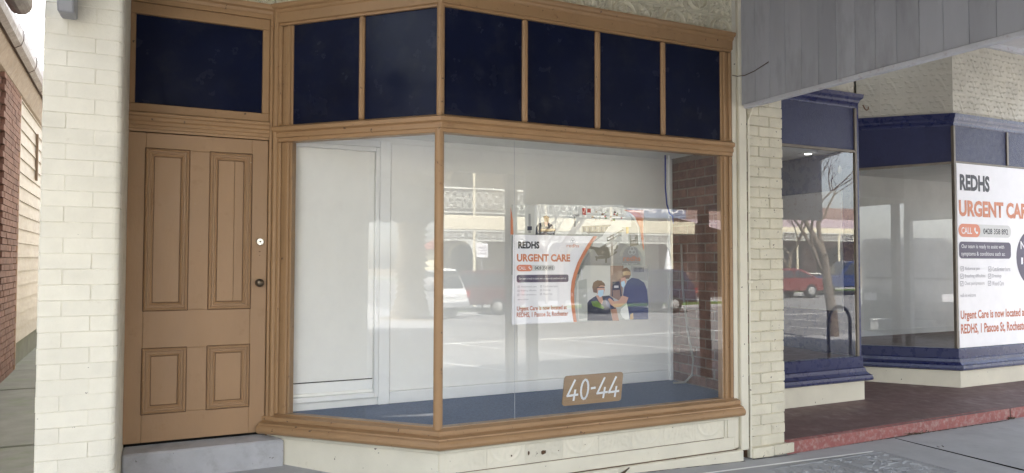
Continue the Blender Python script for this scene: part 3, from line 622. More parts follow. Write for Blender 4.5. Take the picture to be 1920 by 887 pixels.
for k in range(26):
    x = random.uniform(585, 800); y = random.uniform(95, 150); s = random.uniform(5, 14)
    lb([(x, y), (x+s, y-2), (x+s+2, y+s), (x-2, y+s)], random.choice(['steel', 'bedg', 'straw', 'bedw', 'green', 'dnavy', 'red', 'wood']))
lb([(520, 195), (720, 185), (700, 235), (560, 245)], 'bedg')
for k in range(9): lb([(528+k*20, 200), (538+k*20, 199), (540+k*20, 232), (530+k*20, 233)], 'steel' if k % 2 else 'dnavy')
lb([(640, 320), (760, 300), (900, 340), (920, 450), (520, 455), (560, 380)], 'steel')
lb([(700, 200), (760, 165), (800, 180), (790, 230), (720, 290), (640, 335), (590, 330), (600, 300), (660, 262)], 'bedw'); lb([(565, 325), (640, 340), (720, 300), (720, 312), (640, 356), (565, 345)], 'bedg')
lb([(600, 345), (720, 330), (760, 300), (765, 340), (720, 385), (630, 392)], 'bedg'); lb([(610, 400), (700, 385), (760, 360), (760, 372), (700, 410), (620, 415)], 'bedg')
lb([(680, 405), (692, 405), (690, 440), (678, 440)], 'bedg'); lb([(612, 395), (622, 395), (626, 425), (616, 425)], 'bedg')
for (a, b) in (((690, 270), (800, 215)), ((690, 290), (800, 240)), ((560, 240), (640, 205))):
    lb([a, (a[0]+6, a[1]+8), (b[0]+6, b[1]+8), b], 'bedg')
for a in ((690, 265), (730, 248), (770, 232)): lb([a, (a[0]+6, a[1]), (a[0]+6, a[1]+26), (a[0], a[1]+26)], 'bedg')
lb([(790, 230), (835, 225), (838, 305), (792, 300)], 'pale'); lb([(822, 200), (840, 200), (840, 245), (822, 245)], 'yellow'); lb([(845, 240), (905, 250), (912, 320), (850, 330)], 'bedg'); lb([(852, 250), (880, 252), (882, 285), (855, 285)], 'steel')
lb([(805, 85), (860, 85), (915, 105), (940, 150), (942, 260), (945, 360), (935, 330), (915, 200), (880, 130), (840, 100)], 'orange'); lb([(820, 96), (850, 104), (885, 135), (908, 195), (915, 320), (908, 320), (900, 205), (876, 145), (845, 115)], 'bedw')
lb([(860, 85), (945, 85), (945, 150), (940, 150), (915, 105)], 'peach')
logo(3.19, 1.672, .030, RB-.006, I['grey'], I['orange'], pb, .155)
text('Caring Together', 3.10, 3.24, 1.572, 1.582, I['white'], pb, RB-.006, 0)
# number board
K['signwood'] = mat('varnished sign board', (.30, .185, .085), .5, .12, 8, .2, 60, stretch=(.3, 1, 6), rnd=0)
nb = empty('number_sign', (2.79, .02, .57), 'small wooden board with white 40-44 numerals leaning inside the window', 'sign')
pts = rrect(-.248, .248, 0, .208, .022); sh = .028
def NBm(x, d, z): return (2.815+x+sh*(z-.1)/.2, .018+d+z*.05, .568+z)
a_ = [NBm(x, 0, z) for x, z in pts]; b_ = [NBm(x, .012, z) for x, z in pts]; n = len(pts)
MB().add(a_+b_, [tuple(range(n)), tuple(range(2*n-1, n-1, -1))]+[(i, (i+1) % n, n+(i+1) % n, n+i) for i in range(n)]).build('board', K['signwood'], nb)
K['signwhite'] = plain('white numeral paint', (.82, .84, .86), .5)
def stroke(pl, wd=.0075):
    m = MB()
    for (x0, z0), (x1, z1) in zip(pl, pl[1:]):
        L_ = math.hypot(x1-x0, z1-z0); nx, nz = -(z1-z0)/L_*wd, (x1-x0)/L_*wd; ex, ez = (x1-x0)/L_*wd*.6, (z1-z0)/L_*wd*.6
        q = [(x0+nx-ex, z0+nz-ez), (x1+nx+ex, z1+nz+ez), (x1-nx+ex, z1-nz+ez), (x0-nx-ex, z0-nz-ez)]
        m.add([NBm(x, -.0015, z) for x, z in q]+[NBm(x, .0005, z) for x, z in q], [(0, 1, 2, 3), (0, 4, 5, 1), (1, 5, 6, 2), (2, 6, 7, 3), (3, 7, 4, 0)])
    m.build('numeral', K['signwhite'], nb)
for x in (-.215, .035, .135):
    stroke([(x+.052, .175), (x, .068), (x+.085, .072)]); stroke([(x+.062, .105), (x+.055, .035)])
stroke([(-.075+.030*math.cos(R(a)), .105+.068*math.sin(R(a))) for a in range(0, 361, 24)])
stroke([(-.018, .108), (.012, .11)])
# cable, conduit rod and hose in the window
tag(MB().tube([(4.00, .72, 2.54), (3.985, .70, 2.40), (3.985, .70, 2.25), (4.0, .70, 2.10), (4.03, .70, 2.02), (4.06, .70, 2.0), (4.07, .70, 1.93)], .007, 8).build('blue_cable', K['cable']), 'loose blue cable hanging from the display window ceiling', 'cable')
tag(MB().tube([(4.04, .72, 2.54), (4.043, .72, 1.62)], .011, 8).build('white_rod', K['offwhite']), 'thin white rod hanging beside the blue cable', 'rod')
tag(MB().tube([(4.205, .76, 1.75), (4.195, .73, 1.35), (4.19, .66, .98), (4.185, .58, .74), (4.17, .58, .60), (4.12, .62, .535), (4.06, .70, .525)], .010, 8).build('pale_hose', K['greycable']), 'pale hose hanging down the brick end of the display window', 'hose')

# ------------------------------------------------------------------ verandah over the ochre shop
ver = empty('verandah', (1.8, -3.8, 0), 'street verandah over the ochre shop with slim posts and a lined roof', 'verandah')
MB().add([(-.62, -.021, 4.30), (4.17, -.021, 4.30), (4.17, -3.98, 3.42), (-.62, -3.98, 3.42), (-.62, -.021, 4.34), (4.17, -.021, 4.34), (4.17, -3.98, 3.46), (-.62, -3.98, 3.46)],
         [(0, 1, 2, 3), (7, 6, 5, 4), (0, 4, 5, 1), (1, 5, 6, 2), (2, 6, 7, 3), (3, 7, 4, 0)]).build('roof_sheet', K['underside'], ver)
MB().box(-2.56, 4.17, -3.95, -3.85, 2.78, 3.42).build('fascia', K['cream'], ver, bevel=.006)
MB().box(3.93, 4.06, -3.96, -3.84, -.04, 2.78).build('post', K['darkpost'], ver, bevel=.01)
for i in range(5): MB().box(-.6, 4.15, -.6-i*.75, -.55-i*.75, 4.185-(.6+i*.75)*.222, 4.295-(.6+i*.75)*.222).build('purlin', K['underside'], ver)
gut = [(-.72+.055*math.cos(R(a)), 2.952+.055*math.sin(R(a))) for a in range(180, 361, 20)]
MB().prism([(x, -.35, z) for x, z in gut]+[(-.665, -.35, 3.0), (-.775, -.35, 3.0)], (0, .42, 0)).build('gutter_end', K['gutter'], ver)

# ------------------------------------------------------------------ neighbouring blue shop
nb2 = empty('shop_building', (8, .9, 0), 'neighbouring shop with royal blue window surrounds, recessed entry and buff pressed tin', 'building')
NY = .95
nbf = tag(MB().add([(4.664, -.005, .098), (7, .03, .105), (10, .06, .115), (16, .1, .12), (16, 3.2, .2), (4.664, 3.2, .2)]+[(4.664, -.005, -.1), (7, .03, -.1), (10, .06, -.1), (16, .1, -.1)], [(0, 1, 2, 3, 4, 5), (0, 6, 7, 1), (1, 7, 8, 2), (2, 8, 9, 3)]).build('entry_platform', K['oxide']), kind='structure')
for (a, b) in (((4.668, -.006), (7.78, .038)), ((7.80, .039), (12, .073))):
    q = [(a[0], a[1], .097+.006*(a[0]-4.6)/3), (b[0], b[1], .097+.006*(b[0]-4.6)/3)]
    MB().add([(q[0][0], q[0][1]-.008, -.05), (q[1][0], q[1][1]-.008, -.05), (q[1][0], q[1][1]-.006, q[1][2]+.001), (q[0][0], q[0][1]-.006, q[0][2]+.001), (q[0][0], q[0][1]+.05, q[0][2]+.006), (q[1][0], q[1][1]+.05, q[1][2]+.006)],
             [(0, 1, 2, 3), (3, 2, 5, 4)]).build('red_edge', K['pinkedge'], nbf)
CN = 8.37; FN = (7.64, 1.68)
blue_sill = [(-.05, .585), (.02, .585), (.03, .575), (.03, .475), (.045, .465), (.05, .43), (.075, .405), (.095, .395), (.10, .365), (.10, .345), (.08, .335), (-.05, .335)]
base = [(-.05, .12), (.05, .12), (.05, .3345), (-.05, .3345)]
crown = [(-.05, 3.255), (.005, 3.255), (.012, 3.27), (.012, 3.29), (.035, 3.31), (.04, 3.335), (.065, 3.36), (.07, 3.40), (-.05, 3.40)]
for pth in ([(4.664, NY), (6.72, NY), (6.72, NY+1.3)], ):
    MB().sweep([pth[0], (6.72, NY), (6.72, NY+.6)], blue_sill).build('blue_sill', K['blue'], nb2)
    MB().sweep([pth[0], (6.69, NY), (6.69, NY+.6)], base).build('cream_base', K['cream'], nb2)
    MB().sweep([pth[0], (6.70, NY), (6.70, NY+.6)], crown).build('blue_cornice', K['blue'], nb2)
pthR = [FN, (CN, NY), (11.6, NY)]
MB().sweep(pthR, blue_sill).build('blue_sill', K['blue'], nb2)
MB().sweep(pthR, base).build('cream_base', K['cream'], nb2)
MB().sweep(pthR, [(o*.55, z-.05) for o, z in crown]).build('blue_cornice', K['blue'], nb2)
# obscured blue glass panels
MB().box(4.67, 6.685, NY, NY+.012, 2.80, 3.2545).build('blue_panel', K['bluetex'], nb2)
for a, b in ((CN+.02, 9.385), (9.425, 10.4), (10.44, 11.4)): MB().box(a, b, NY, NY+.012, 2.79, 3.205).build('blue_panel', K['bluetex'], nb2)
d_ = .012*.7071
MB().prism([(FN[0], FN[1], 2.74), (CN, NY, 2.78), (CN, NY, 3.205), (FN[0], FN[1], 3.205)], (d_, d_, 0)).build('blue_panel', K['bluetex'], nb2)
# bronze bars
MB().box(4.67, 6.70, NY-.014, NY+.02, 2.77, 2.7995).build('glazing_bar', K['bronze'], nb2, bevel=.004)
MB().box(6.687, 6.722, NY-.014, NY+.02, .586, 3.2545).build('glazing_bar', K['bronze'], nb2, bevel=.004)
MB().box(CN-.02, CN+.014, NY-.018, NY+.02, .586, 3.204).build('glazing_bar', K['bronze'], nb2, bevel=.004)
MB().box(CN+.0145, 11.5, NY-.012, NY+.02, 2.765, 2.7895).build('glazing_bar', K['bronze'], nb2, bevel=.004)
for x in (9.386, 10.401): MB().box(x, x+.038, NY-.014, NY+.02, 2.79, 3.204).build('glazing_bar', K['bronze'], nb2, bevel=.004)
a, b = (FN[0], FN[1]), (CN-.02, NY+.02)
MB().prism([(a[0]-.01, a[1]-.01, 2.71), (b[0]-.01, b[1]-.01, 2.755), (b[0]-.01, b[1]-.01, 2.78), (a[0]-.01, a[1]-.01, 2.74)], (.02, .02, 0)).build('glazing_bar', K['bronze'], nb2)
# panes
def pane(p, q, z0, z1, tau, name='window_pane'):
    t_ = math.tan(R(tau))*(z1-z0)/2; dx, dy = q[0]-p[0], q[1]-p[1]; l = math.hypot(dx, dy); n_ = (-dy/l*t_, dx/l*t_)
    return MB().add([(p[0]-n_[0], p[1]-n_[1], z0), (q[0]-n_[0], q[1]-n_[1], z0), (q[0]+n_[0], q[1]+n_[1], z1), (p[0]+n_[0], p[1]+n_[1], z1)], [(0, 1, 2, 3)]).build(name, K['glassN'], nb2)
pane((4.67, NY), (6.70, NY), .58, 2.78, .1); pane(FN, (CN, NY), .58, 2.78, .1); pane((CN, NY), (11.5, NY), .58, 2.78, .1)
# interior of the narrow display
MB().box(6.725, 6.80, NY+.03, 4.0, .3, 3.4).build('navy_side_wall', K['blue'], nb2)
MB().box(4.7, 6.724, NY+.03, 2.9, 2.815, 2.84).build('display_ceiling', K['ceil'], nb2)
MB().box(4.7, 6.724, NY+.03, 2.9, .56, .58).build('display_floor', K['oxide'], nb2)
MB().box(4.7, 6.724, 2.9, 2.95, .3, 3.4).build('display_back', K['blue'], nb2)
MB().box(6.700, 6.7245, 1.13, 2.6, 1.05, 2.385).build('grey_board', K['greytrim'], nb2, bevel=.004)
MB().prism([(6.712, 1.16+.022*math.cos(R(a)), 2.615+.042*math.sin(R(a))) for a in range(0, 360, 30)], (.012, 0, 0)).build('wall_switch', K['offwhite'], nb2)
K['lamp'] = plain('downlight diffuser', (1, .97, .9), .4, .3, emit=1.0)
dl = MB().lathe([(.105, 2.806), (.11, 2.8145)], (6.50, 1.40, 0), seg=24).build('downlight_ring', K['offwhite'], nb2)
MB().lathe([(.035, 2.801), (.04, 2.8055)], (6.50, 1.40, 0), seg=24).build('downlight_lens', K['lamp'], nb2)
# right display interior
K['dullwhite'] = mat('dull display lining', (.84, .83, .80), .6, .05, 3, .1, 40)
MB().box(FN[0]-.4, 11.5, 2.35, 2.4, .3, 3.4).build('display_back', K['dullwhite'], nb2)
MB().add([(FN[0], FN[1]+.03, .583), (CN, NY+.03, .583), (11.48, NY+.03, .583), (11.48, 2.349, .583), (FN[0], 2.349, .583)], [(0, 1, 2, 3, 4)]).build('display_floor', mat('dark display floor', (.17, .12, .105), .6, .15, 6, .2, 40, rnd=0), nb2)
MB().add([(FN[0], FN[1]+.03, 2.77), (CN, NY+.03, 2.77), (11.48, NY+.03, 2.77), (11.48, 2.349, 2.77), (FN[0], 2.349, 2.77)], [(4, 3, 2, 1, 0)]).build('display_ceiling', K['dullwhite'], nb2)
MB().box(FN[0]-.02, 11.48, 2.335, 2.3495, .584, .66).build('skirting', K['dullwhite'], nb2)
# pressed tin above
TC = .258; tC = [tin_mesh('tin_tile', TC, tinC_of(k), K['tin2'], 52, .009) for k in (1, 2, 3)]
frn = MB().sweep([FN, (CN, NY), (11.6, NY)], [(-.05, 3.345), (-.002, 3.345), (-.002, 4.6), (-.05, 4.6)]).build('frieze', K['tin2'], nb2)
MB().box(4.664, 6.70, NY+.004, NY+.05, 3.39, 4.6).build('frieze_backing', K['tin2'], nb2)
MB().add([(6.70, NY+.05, 3.39), (FN[0], FN[1]+.05, 3.39), (FN[0], FN[1]+.05, 4.6), (6.70, NY+.05, 4.6)], [(0, 1, 2, 3)]).build('frieze_backing', K['tin2'], nb2)
for r_ in range(5):
    zz = 3.345+r_*TC
    for c_ in range(9): place('tin_tile', tC[(r_*2+c_*5+(c_ > 1)) % 3], frn, (CN+c_*TC, NY-.001, zz), Matrix.Rotation(0, 4, 'Z'))
    for c_ in range(5):
        s = c_*TC
        if s+TC > 1.035: break
        x, y = FN[0]+s*.7071, FN[1]-s*.7071; place('tin_tile', tC[(r_*2+c_*5+(c_ > 1)) % 3], frn, (x-.001, y-.001, zz), rz(R(-45)))
    for c_ in range(5): place('tin_tile', tC[(r_*2+c_*5+(c_ > 1)) % 3], frn, (6.70-(c_+1)*TC, NY+.001, zz+.05))
MB().box(4.664, 11.6, 3.0, 3.1, 0, 5.6).build('rear_wall', K['white'], nb2)
MB().box(4.664, 11.6, NY, 14, 4.6, 5.8).build('upper_wall', K['creambrick'], nb2)
MB().box(11.5, 11.6, NY+.06, 14, 0, 4.6).build('end_wall', K['creambrick'], nb2)
MB().tube([(6.775, NY-.05, 3.29), (6.79, NY-.06, 3.25), (6.82, NY-.06, 3.235), (6.845, NY-.06, 3.25), (6.85, NY-.06, 3.275)], .008, 8).build('hook', K['brownpaint'], nb2)
# poster on the neighbouring window
p2 = empty('poster', (9.6, NY-.02, .59), 'large white urgent care poster covering the blue shop window at the right edge', 'poster')
MB().box(CN+.016, 10.5, NY-.022, NY-.019, .592, 2.762).build('sheet', I['white'], p2)
T = NY-.0235
text('REDHS', 8.439, 9.007, 2.441, 2.637, I['black'], p2, T, .042); text('URGENT CARE', 8.415, 9.87, 2.134, 2.329, I['orange'], p2, T, .042)
flat(rrect(8.65, 9.416, 1.895, 2.045, .07), T, I['grey'], p2, 'pill'); flat(rrect(8.400, 8.808, 1.892, 2.047, .0765), T-.0006, I['pill'], p2, 'pill')
text('CALL', 8.453, 8.650, 1.928, 2.006, I['white'], p2, T-.0012, .012); handset(8.725, 1.968, .055, T-.0012, I['white'], p2)
text('0428 358 892', 8.866, 9.355, 1.932, 2.000, I['black'], p2, T-.0012, .014)
flat(rrect(8.404, 9.408, 1.637, 1.836, .05), T, I['slate'], p2, 'banner')
text('Our team is ready to assist with', 8.449, 9.270, 1.745, 1.806, I['white'], p2, T-.0012, 0); text('symptoms & conditions such as:', 8.444, 9.287, 1.656, 1.720, I['white'], p2, T-.0012, 0)
for (x, ww, zz, s) in ((8.426, .36, 1.487, 'Abdominal pain'), (8.421, .47, 1.400, 'Breathing difficulties'), (8.415, .457, 1.312, 'Chest pain/pressure'), (8.952, .435, 1.484, 'Cuts & minor burns'), (8.946, .26, 1.397, 'Dressings'), (8.941, .308, 1.311, 'Wound Care')):
    tick(x, zz, .058, T, I['mid'], p2); text(s, x+.08, x+ww, zz, zz+.054, I['mid'], p2, T, 0)
text('walk-ins welcome', 8.413, 8.702, 1.184, 1.226, I['mid'], p2, T, 0)
text('Urgent Care is now located at', 8.414, 9.69, .895, 1.026, I['text'], p2, T, .026); text('REDHS, 1 Pascoe St, Rochester', 8.413, 9.72, .735, .868, I['text'], p2, T, .026)
flat([(9.875+.357*math.cos(2*math.pi*k/36), 1.65+.357*math.sin(2*math.pi*k/36)) for k in range(36)], T, I['slate'], p2, 'badge')
text('N', 9.606, 9.70, 1.758, 1.856, I['white'], p2, T-.0012, .02); text('1', 9.612, 9.650, 1.569, 1.653, I['white'], p2, T-.0012, .0)
logo(9.98, 2.60, .06, T, I['orange'], I['orange'], p2, .34)
# neighbour's verandah: boarded end, lining, fascia, posts
nv = empty('verandah', (8, -3.8, 0), 'grey verandah of the blue shop with a boarded end panel', 'verandah')
EX = 4.205
y = -.012; i = 0
while y > -3.85:
    w_ = .1545
    MB().add([(EX, y-.001, 2.865), (EX, y-w_+.001, 2.865), (EX, y-w_+.001, 3.98), (EX, y-.001, 3.98), (EX+.018, y-.001, 2.865), (EX+.018, y-w_+.001, 2.865), (EX+.018, y-w_+.001, 3.98), (EX+.018, y-.001, 3.98)],
             [(0, 1, 2, 3), (7, 6, 5, 4), (0, 4, 5, 1), (1, 5, 6, 2), (2, 6, 7, 3), (3, 7, 4, 0)]).build('end_board', K['greyboard'], nv, bevel=.003)
    y -= w_; i += 1
MB().box(EX+.0185, EX+.03, -3.85, -.05, 2.86, 4.0).build('board_backing', K['groove'], nv)
MB().box(EX-.012, EX+.035, -3.86, -.048, 2.832, 2.864).build('bottom_trim', K['greytrim'], nv, bevel=.004)
MB().add([(EX+.03, NY-.05, 4.28), (11.7, NY-.05, 4.28), (11.7, -3.95, 3.62), (EX+.03, -3.95, 3.62), (EX+.03, NY-.05, 4.32), (11.7, NY-.05, 4.32), (11.7, -3.95, 3.66), (EX+.03, -3.95, 3.66)],
         [(0, 1, 2, 3), (7, 6, 5, 4), (0, 4, 5, 1), (1, 5, 6, 2), (2, 6, 7, 3), (3, 7, 4, 0)]).build('ceiling_lining', K['greyceil'], nv)
MB().box(9.0, 11.5, NY-.055, NY-.006, 4.215, 4.275).build('ceiling_cornice', K['greytrim'], nv)
MB().box(EX, 11.7, -3.96, -3.88, 2.42, 3.7).build('fascia', K['greytrim'], nv)
for x in (4.22, 7.06, 10.4): MB().box(x, x+.13, -3.95, -3.83, -.03, 2.42).build('post', K['metalpost'] if x < 7 else K['darkpost'], nv, bevel=.01)

# dirt caught along the foot of the plinth and piers
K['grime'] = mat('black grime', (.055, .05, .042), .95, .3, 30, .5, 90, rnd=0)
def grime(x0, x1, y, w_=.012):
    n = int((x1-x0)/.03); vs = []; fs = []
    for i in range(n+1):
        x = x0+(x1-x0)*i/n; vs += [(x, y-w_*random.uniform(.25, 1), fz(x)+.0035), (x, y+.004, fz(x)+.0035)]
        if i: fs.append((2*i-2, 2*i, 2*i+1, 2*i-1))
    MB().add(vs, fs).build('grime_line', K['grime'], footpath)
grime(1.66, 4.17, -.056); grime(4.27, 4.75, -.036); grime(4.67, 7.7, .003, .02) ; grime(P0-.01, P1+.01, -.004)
# pit cover, litter
pc = empty('pit_cover', (5.0, -.6, 0), 'patterned cast service pit cover of two plates set in the footpath', 'pit cover')
MB().box(4.16, 5.47, -1.0, -.275, -.04, .0035).build('frame', K['gap'], pc)
def crazed(x0, x1, y0, y1, z):
    m = MB().box(x0, x1, y0, y1, z-.03, z); rr_ = random.Random(int(x0*100))
    for k in range(150):
        x, y = rr_.uniform(x0+.03, x1-.06), rr_.uniform(y0+.03, y1-.06); a = rr_.uniform(0, 6.28); l = rr_.uniform(.03, .07)
        dx, dy = math.cos(a)*l, math.sin(a)*l; nx, ny = -math.sin(a)*.0035, math.cos(a)*.0035
        x1_ = min(x1-.01, max(x0+.01, x+dx)); y1_ = min(y1-.01, max(y0+.01, y+dy))
        m.add([(x+nx, y+ny, z), (x-nx, y-ny, z), (x1_-nx, y1_-ny, z), (x1_+nx, y1_+ny, z), ((x+x1_)/2, (y+y1_)/2, z+.006), (x, y, z+.005), (x1_, y1_, z+.005)], [(0, 5, 4, 6, 3), (1, 2, 6, 4, 5)])
    for (a, b, c, d) in ((x0+.012, x1-.012, y1-.03, y1-.024), (x0+.012, x1-.012, y0+.024, y0+.03), (x0+.024, x0+.03, y0+.03, y1-.03), (x1-.03, x1-.024, y0+.03, y1-.03)): m.box(a, b, c, d, z-.01, z+.004)
    return m
crazed(4.175, 4.808, -.99, -.285, .012).build('plate', K['pit'], pc); crazed(4.825, 5.458, -.99, -.285, .008).build('plate', K['pit'], pc)
def litter(cx, cy, n, r, z=.012):
    m = MB()
    for k in range(n):
        a = random.uniform(0, 6.28); x = cx+random.gauss(0, r); y = cy+random.gauss(0, r*.22); l = random.uniform(.015, .05)
        m.tube([(x, y, z), (x+l*math.cos(a), y+l*math.sin(a)*.5, z+random.uniform(-.004, .014))], random.uniform(.002, .006), 5)
    return m
tag(litter(6.30, .00, 22, .09).build('leaf_litter', K['twig']), 'dry twigs caught against the red painted platform edge', 'leaf litter')
tag(litter(7.79, .02, 12, .03).build('leaf_litter', K['twig']), 'dark clump of dead leaves at the joint of the red edge', 'leaf litter')
tag(litter(6.05, -.42, 2, .03).build('twig', K['twig']), 'single dark twig lying on the grey footpath', 'twig')
m = MB().prism([(3.02+.055*math.cos(R(a)), -.066, fz(3.0)-.02+.075*math.sin(R(a))) for a in range(0, 181, 20)], (0, .01, 0))
tag(m.build('peeling_flap', K['cream']), 'curled cream flap peeling off the base board below the number sign', 'flap')
tag(MB().tube([(2.78, -.075, fz(2.8)+.004), (2.9, -.10, fz(2.9)+.006), (2.98, -.085, fz(3)+.012), (3.06, -.072, fz(3)+.05)], [.004, .01, .012, .004], 6).build('dead_leaf', K['twig']), 'long dark dead leaf lying at the foot of the base board', 'leaf')

# ------------------------------------------------------------------ red brick shop across the alley
rb_ = empty('brick_building', (-2.2, 6, 0), 'red brick building with cream weatherboard rear across the alley', 'building')
WA = R(2.0)           # its side wall stands slightly askew
def wp(y, o=0): return (-1.955-(y-6.95)*math.tan(WA)+o, y)
def wallbox(y0, y1, z0, z1, o0, o1, name, m, parent=rb_, bev=0):
    a, b = wp(y0, o0), wp(y1, o0); c, d = wp(y1, o1), wp(y0, o1)
    return MB().prism([(*a, z0), (*b, z0), (*c, z0), (*d, z0)], (0, 0, z1-z0)).build(name, m, parent, bevel=bev)
rw = wallbox(.3, 8.12, -.1, 4.15, -.3, -.006, 'wall', K['sunmortar'])
sb = brick_mesh('brick', .228, .075, .05, K['sunbrick'], bev=.004)
far_bricks = MB(); z = .0; i = 0
while z < 4.1:
    y = 8.11-(0 if i % 2 else .118)
    while y > 6.75:
        x_, y_ = wp(y); place('brick', sb, rw, (x_+random.uniform(-.002, .003), y_, z), rz(R(-90)+WA)); y -= .238
    while y > .6:
        a_, b_ = wp(y), wp(y-.228); o = random.uniform(-.002, .003)
        far_bricks.prism([(a_[0]+o, y, z), (b_[0]+o, y-.228, z), (b_[0]-.05, y-.228, z), (a_[0]-.05, y, z)], (0, 0, .075)); y -= .238
    z += .0855; i += 1
tag(far_bricks.build('brickwork', K['sunbrick'], rb_), kind='stuff')
wallbox(8.125, 8.22, -.05, 4.15, -.05, .045, 'corner_pipe', K['brownpaint'], bev=.012)
z = .36; k = 0
bd = MB().prism([(0, 0, 0), (.03, 0, 0), (.006, 0, .232), (-.01, 0, .232)], (0, 4.0, 0)).mesh('weatherboard', K['boards'])
wallbox(8.23, 12.4, -.1, 4.2, -.3, -.012, 'board_backing', K['conc2'])
while z < 4.0:
    x_, y_ = wp(8.23); place('weatherboard', bd, rb_, (x_, y_, z), rz(WA)); z += .212
wallbox(12.25, 12.42, 0, 4.2, -.01, .06, 'corner_board', K['soffit'], bev=.006)
wallbox(12.43, 20, -.1, 4.2, -.3, .0, 'rear_wall', K['boards'])
for y0 in (10.2, ): wallbox(y0, y0+.07, 2.95, 3.75, .02, .06, 'vent_post', K['soffit'], bev=.005)
def eave(pr, name, m, y0=.2, y1=16):
    a = [(wp(y0)[0]+o, y0, z) for o, z in pr]; b = [(wp(y1)[0]+o, y1, z) for o, z in pr]; n = len(pr)
    return MB().add(a+b, [(i, (i+1) % n, n+(i+1) % n, n+i) for i in range(n)]+[tuple(range(n)), tuple(range(2*n-1, n-1, -1))]).build(name, m, rb_)
eave([(-.05, 4.05), (.0, 3.98), (.06, 4.0), (.16, 4.22), (.16, 4.40), (-.05, 4.40)], 'eave_lining', K['soffit'])
eave([(.162, 4.24), (.20, 4.22), (.262, 4.26), (.285, 4.33), (.285, 4.45), (.275, 4.47), (.162, 4.47)], 'gutter', K['gutter'])
for y0 in (6.2, 7.55, 8.9, 10.3, 11.7): eave([(.160, 4.235), (.20, 4.214), (.266, 4.256), (.291, 4.33), (.291, 4.455), (.16, 4.455)], 'gutter_joint', K['gutter'], y0, y0+.03)
eave([(.22, 4.475), (.22, 4.50), (-4.5, 6.0), (-4.5, 5.95)], 'roof', K['roof'])
MB().box(-11, -2.2, .1, .4, 0, 5.2).build('front_wall', K['sunbrick'], rb_)
# its street verandah with scalloped valances
sv = empty('verandah', (-5.5, -3.8, 0), 'verandah of the brick building with scalloped end valances', 'verandah')
MB().add([(-9, -.0, 3.9), (-2.55, 0, 3.9), (-2.55, -3.9, 3.2), (-9, -3.9, 3.2), (-9, 0, 3.95), (-2.55, 0, 3.95), (-2.55, -3.9, 3.25), (-9, -3.9, 3.25)], [(0, 1, 2, 3), (7, 6, 5, 4), (0, 4, 5, 1), (1, 5, 6, 2), (2, 6, 7, 3), (3, 7, 4, 0)]).build('roof_sheet', K['roof'], sv)
for X, z0 in ((-2.6, 2.75), (-8.9, 2.52)):
    pts = []
    n = 13; w_ = 3.85/n
    for k in range(n):
        for j in range(6): pts.append((X, -3.88+(k+j/6)*w_, z0-.075*math.sin(math.pi*j/6)+.04))
    pts += [(X, -.03, z0+.04), (X, -.03, 3.85), (X, -3.88, 3.2)]
    MB().prism(pts, (.03, 0, 0)).build('valance', K['greytrim'], sv)
MB().box(-9, -2.6, -3.92, -3.88, 2.7, 3.2).build('fascia', K['greytrim'], sv)
for x in (-8.9, -5.7, -2.75): MB().box(x, x+.1, -3.87, -3.77, .1, 2.9).build('post', K['cream'], sv)

# ------------------------------------------------------------------ across the street (seen in the glass)
hot = empty('hotel_building', (14, -28, 0), 'two storey hotel across the street with cast iron lace balcony', 'building')
K['hotelwall'] = mat('hotel render', (.34, .30, .25), .8, .1, 1, .3, 20); K['hotelcream'] = mat('hotel cream trim', (.72, .66, .50), .6, .05, 2, .1, 20)
K['lace'] = mat('grey lace ironwork', (.62, .62, .58), .5, .05, 3, 0); K['dkglass'] = plain('dark hotel glass', (.02, .022, .025), .1, .5)
MB().box(1, 25.5, -36, -29.4, 0, 9).build('wall', K['hotelwall'], hot)
for k in range(7):
    x = 2.6+k*3.4
    for z0 in (.5, 4.3):
        MB().prism([(x, -29.39, z0), (x+1.3, -29.39, z0)]+[(x+.65+.65*math.cos(R(a)), -29.39, z0+1.9+.55*math.sin(R(a))) for a in range(0, 181, 20)], (0, -.05, 0)).build('window', K['dkglass'], hot)
        MB().prism([(x+.65+.82*math.cos(R(a)), -29.30, z0+1.9+.72*math.sin(R(a))) for a in range(0, 181, 20)]+[(x+.65+.68*math.cos(R(a)), -29.30, z0+1.9+.58*math.sin(R(a))) for a in range(180, -1, -20)], (0, -.1, 0)).build('window_arch', K['hotelcream'], hot)
MB().box(1, 25.2, -29.39, -26, 3.62, 4.12).build('balcony_floor', K['hotelcream'], hot)
MB().box(1, 25.25, -26.02, -25.9, 3.50, 4.14).build('balcony_fascia', K['hotelcream'], hot, bevel=.02)
MB().add([(1, -29.3, 8.2), (25.2, -29.3, 8.2), (25.2, -25.6, 7.2), (1, -25.6, 7.2)], [(0, 1, 2, 3)]).build('balcony_roof', K['roof'], hot)
MB().box(1, 25.2, -25.66, -25.6, 6.6, 7.2).build('roof_fascia', K['hotelcream'], hot)
def lace_mesh(wd, ht):
    m = MB(); n = int(wd/.35)
    m.box(0, wd, -.015, .015, 0, .05); m.box(0, wd, -.03, .03, ht-.07, ht)
    for k in range(n):
        cx = (k+.5)*wd/n; r = wd/n*.46
        for cz, rr_ in ((ht*.32, r), (ht*.68, r), (ht*.5, r*.5)):
            rr2 = min(rr_, ht*.24)
            vs = [(cx+q*math.cos(2*math.pi*j/10), 0, cz+q*math.sin(2*math.pi*j/10)*1.1) for q in (rr2, rr2-.035) for j in range(10)]
            m.add(vs, [(j, (j+1) % 10, 10+(j+1) % 10, 10+j) for j in range(10)])
        m.box(k*wd/n-.008, k*wd/n+.008, -.008, .008, .05, ht-.07)
        for a in (.7, 2.44, 3.84, 5.58): m.tube([(cx, 0, ht*.5), (cx+r*math.cos(a), 0, ht*.5+ht*.42*math.sin(a))], .012, 4, False)
    return m
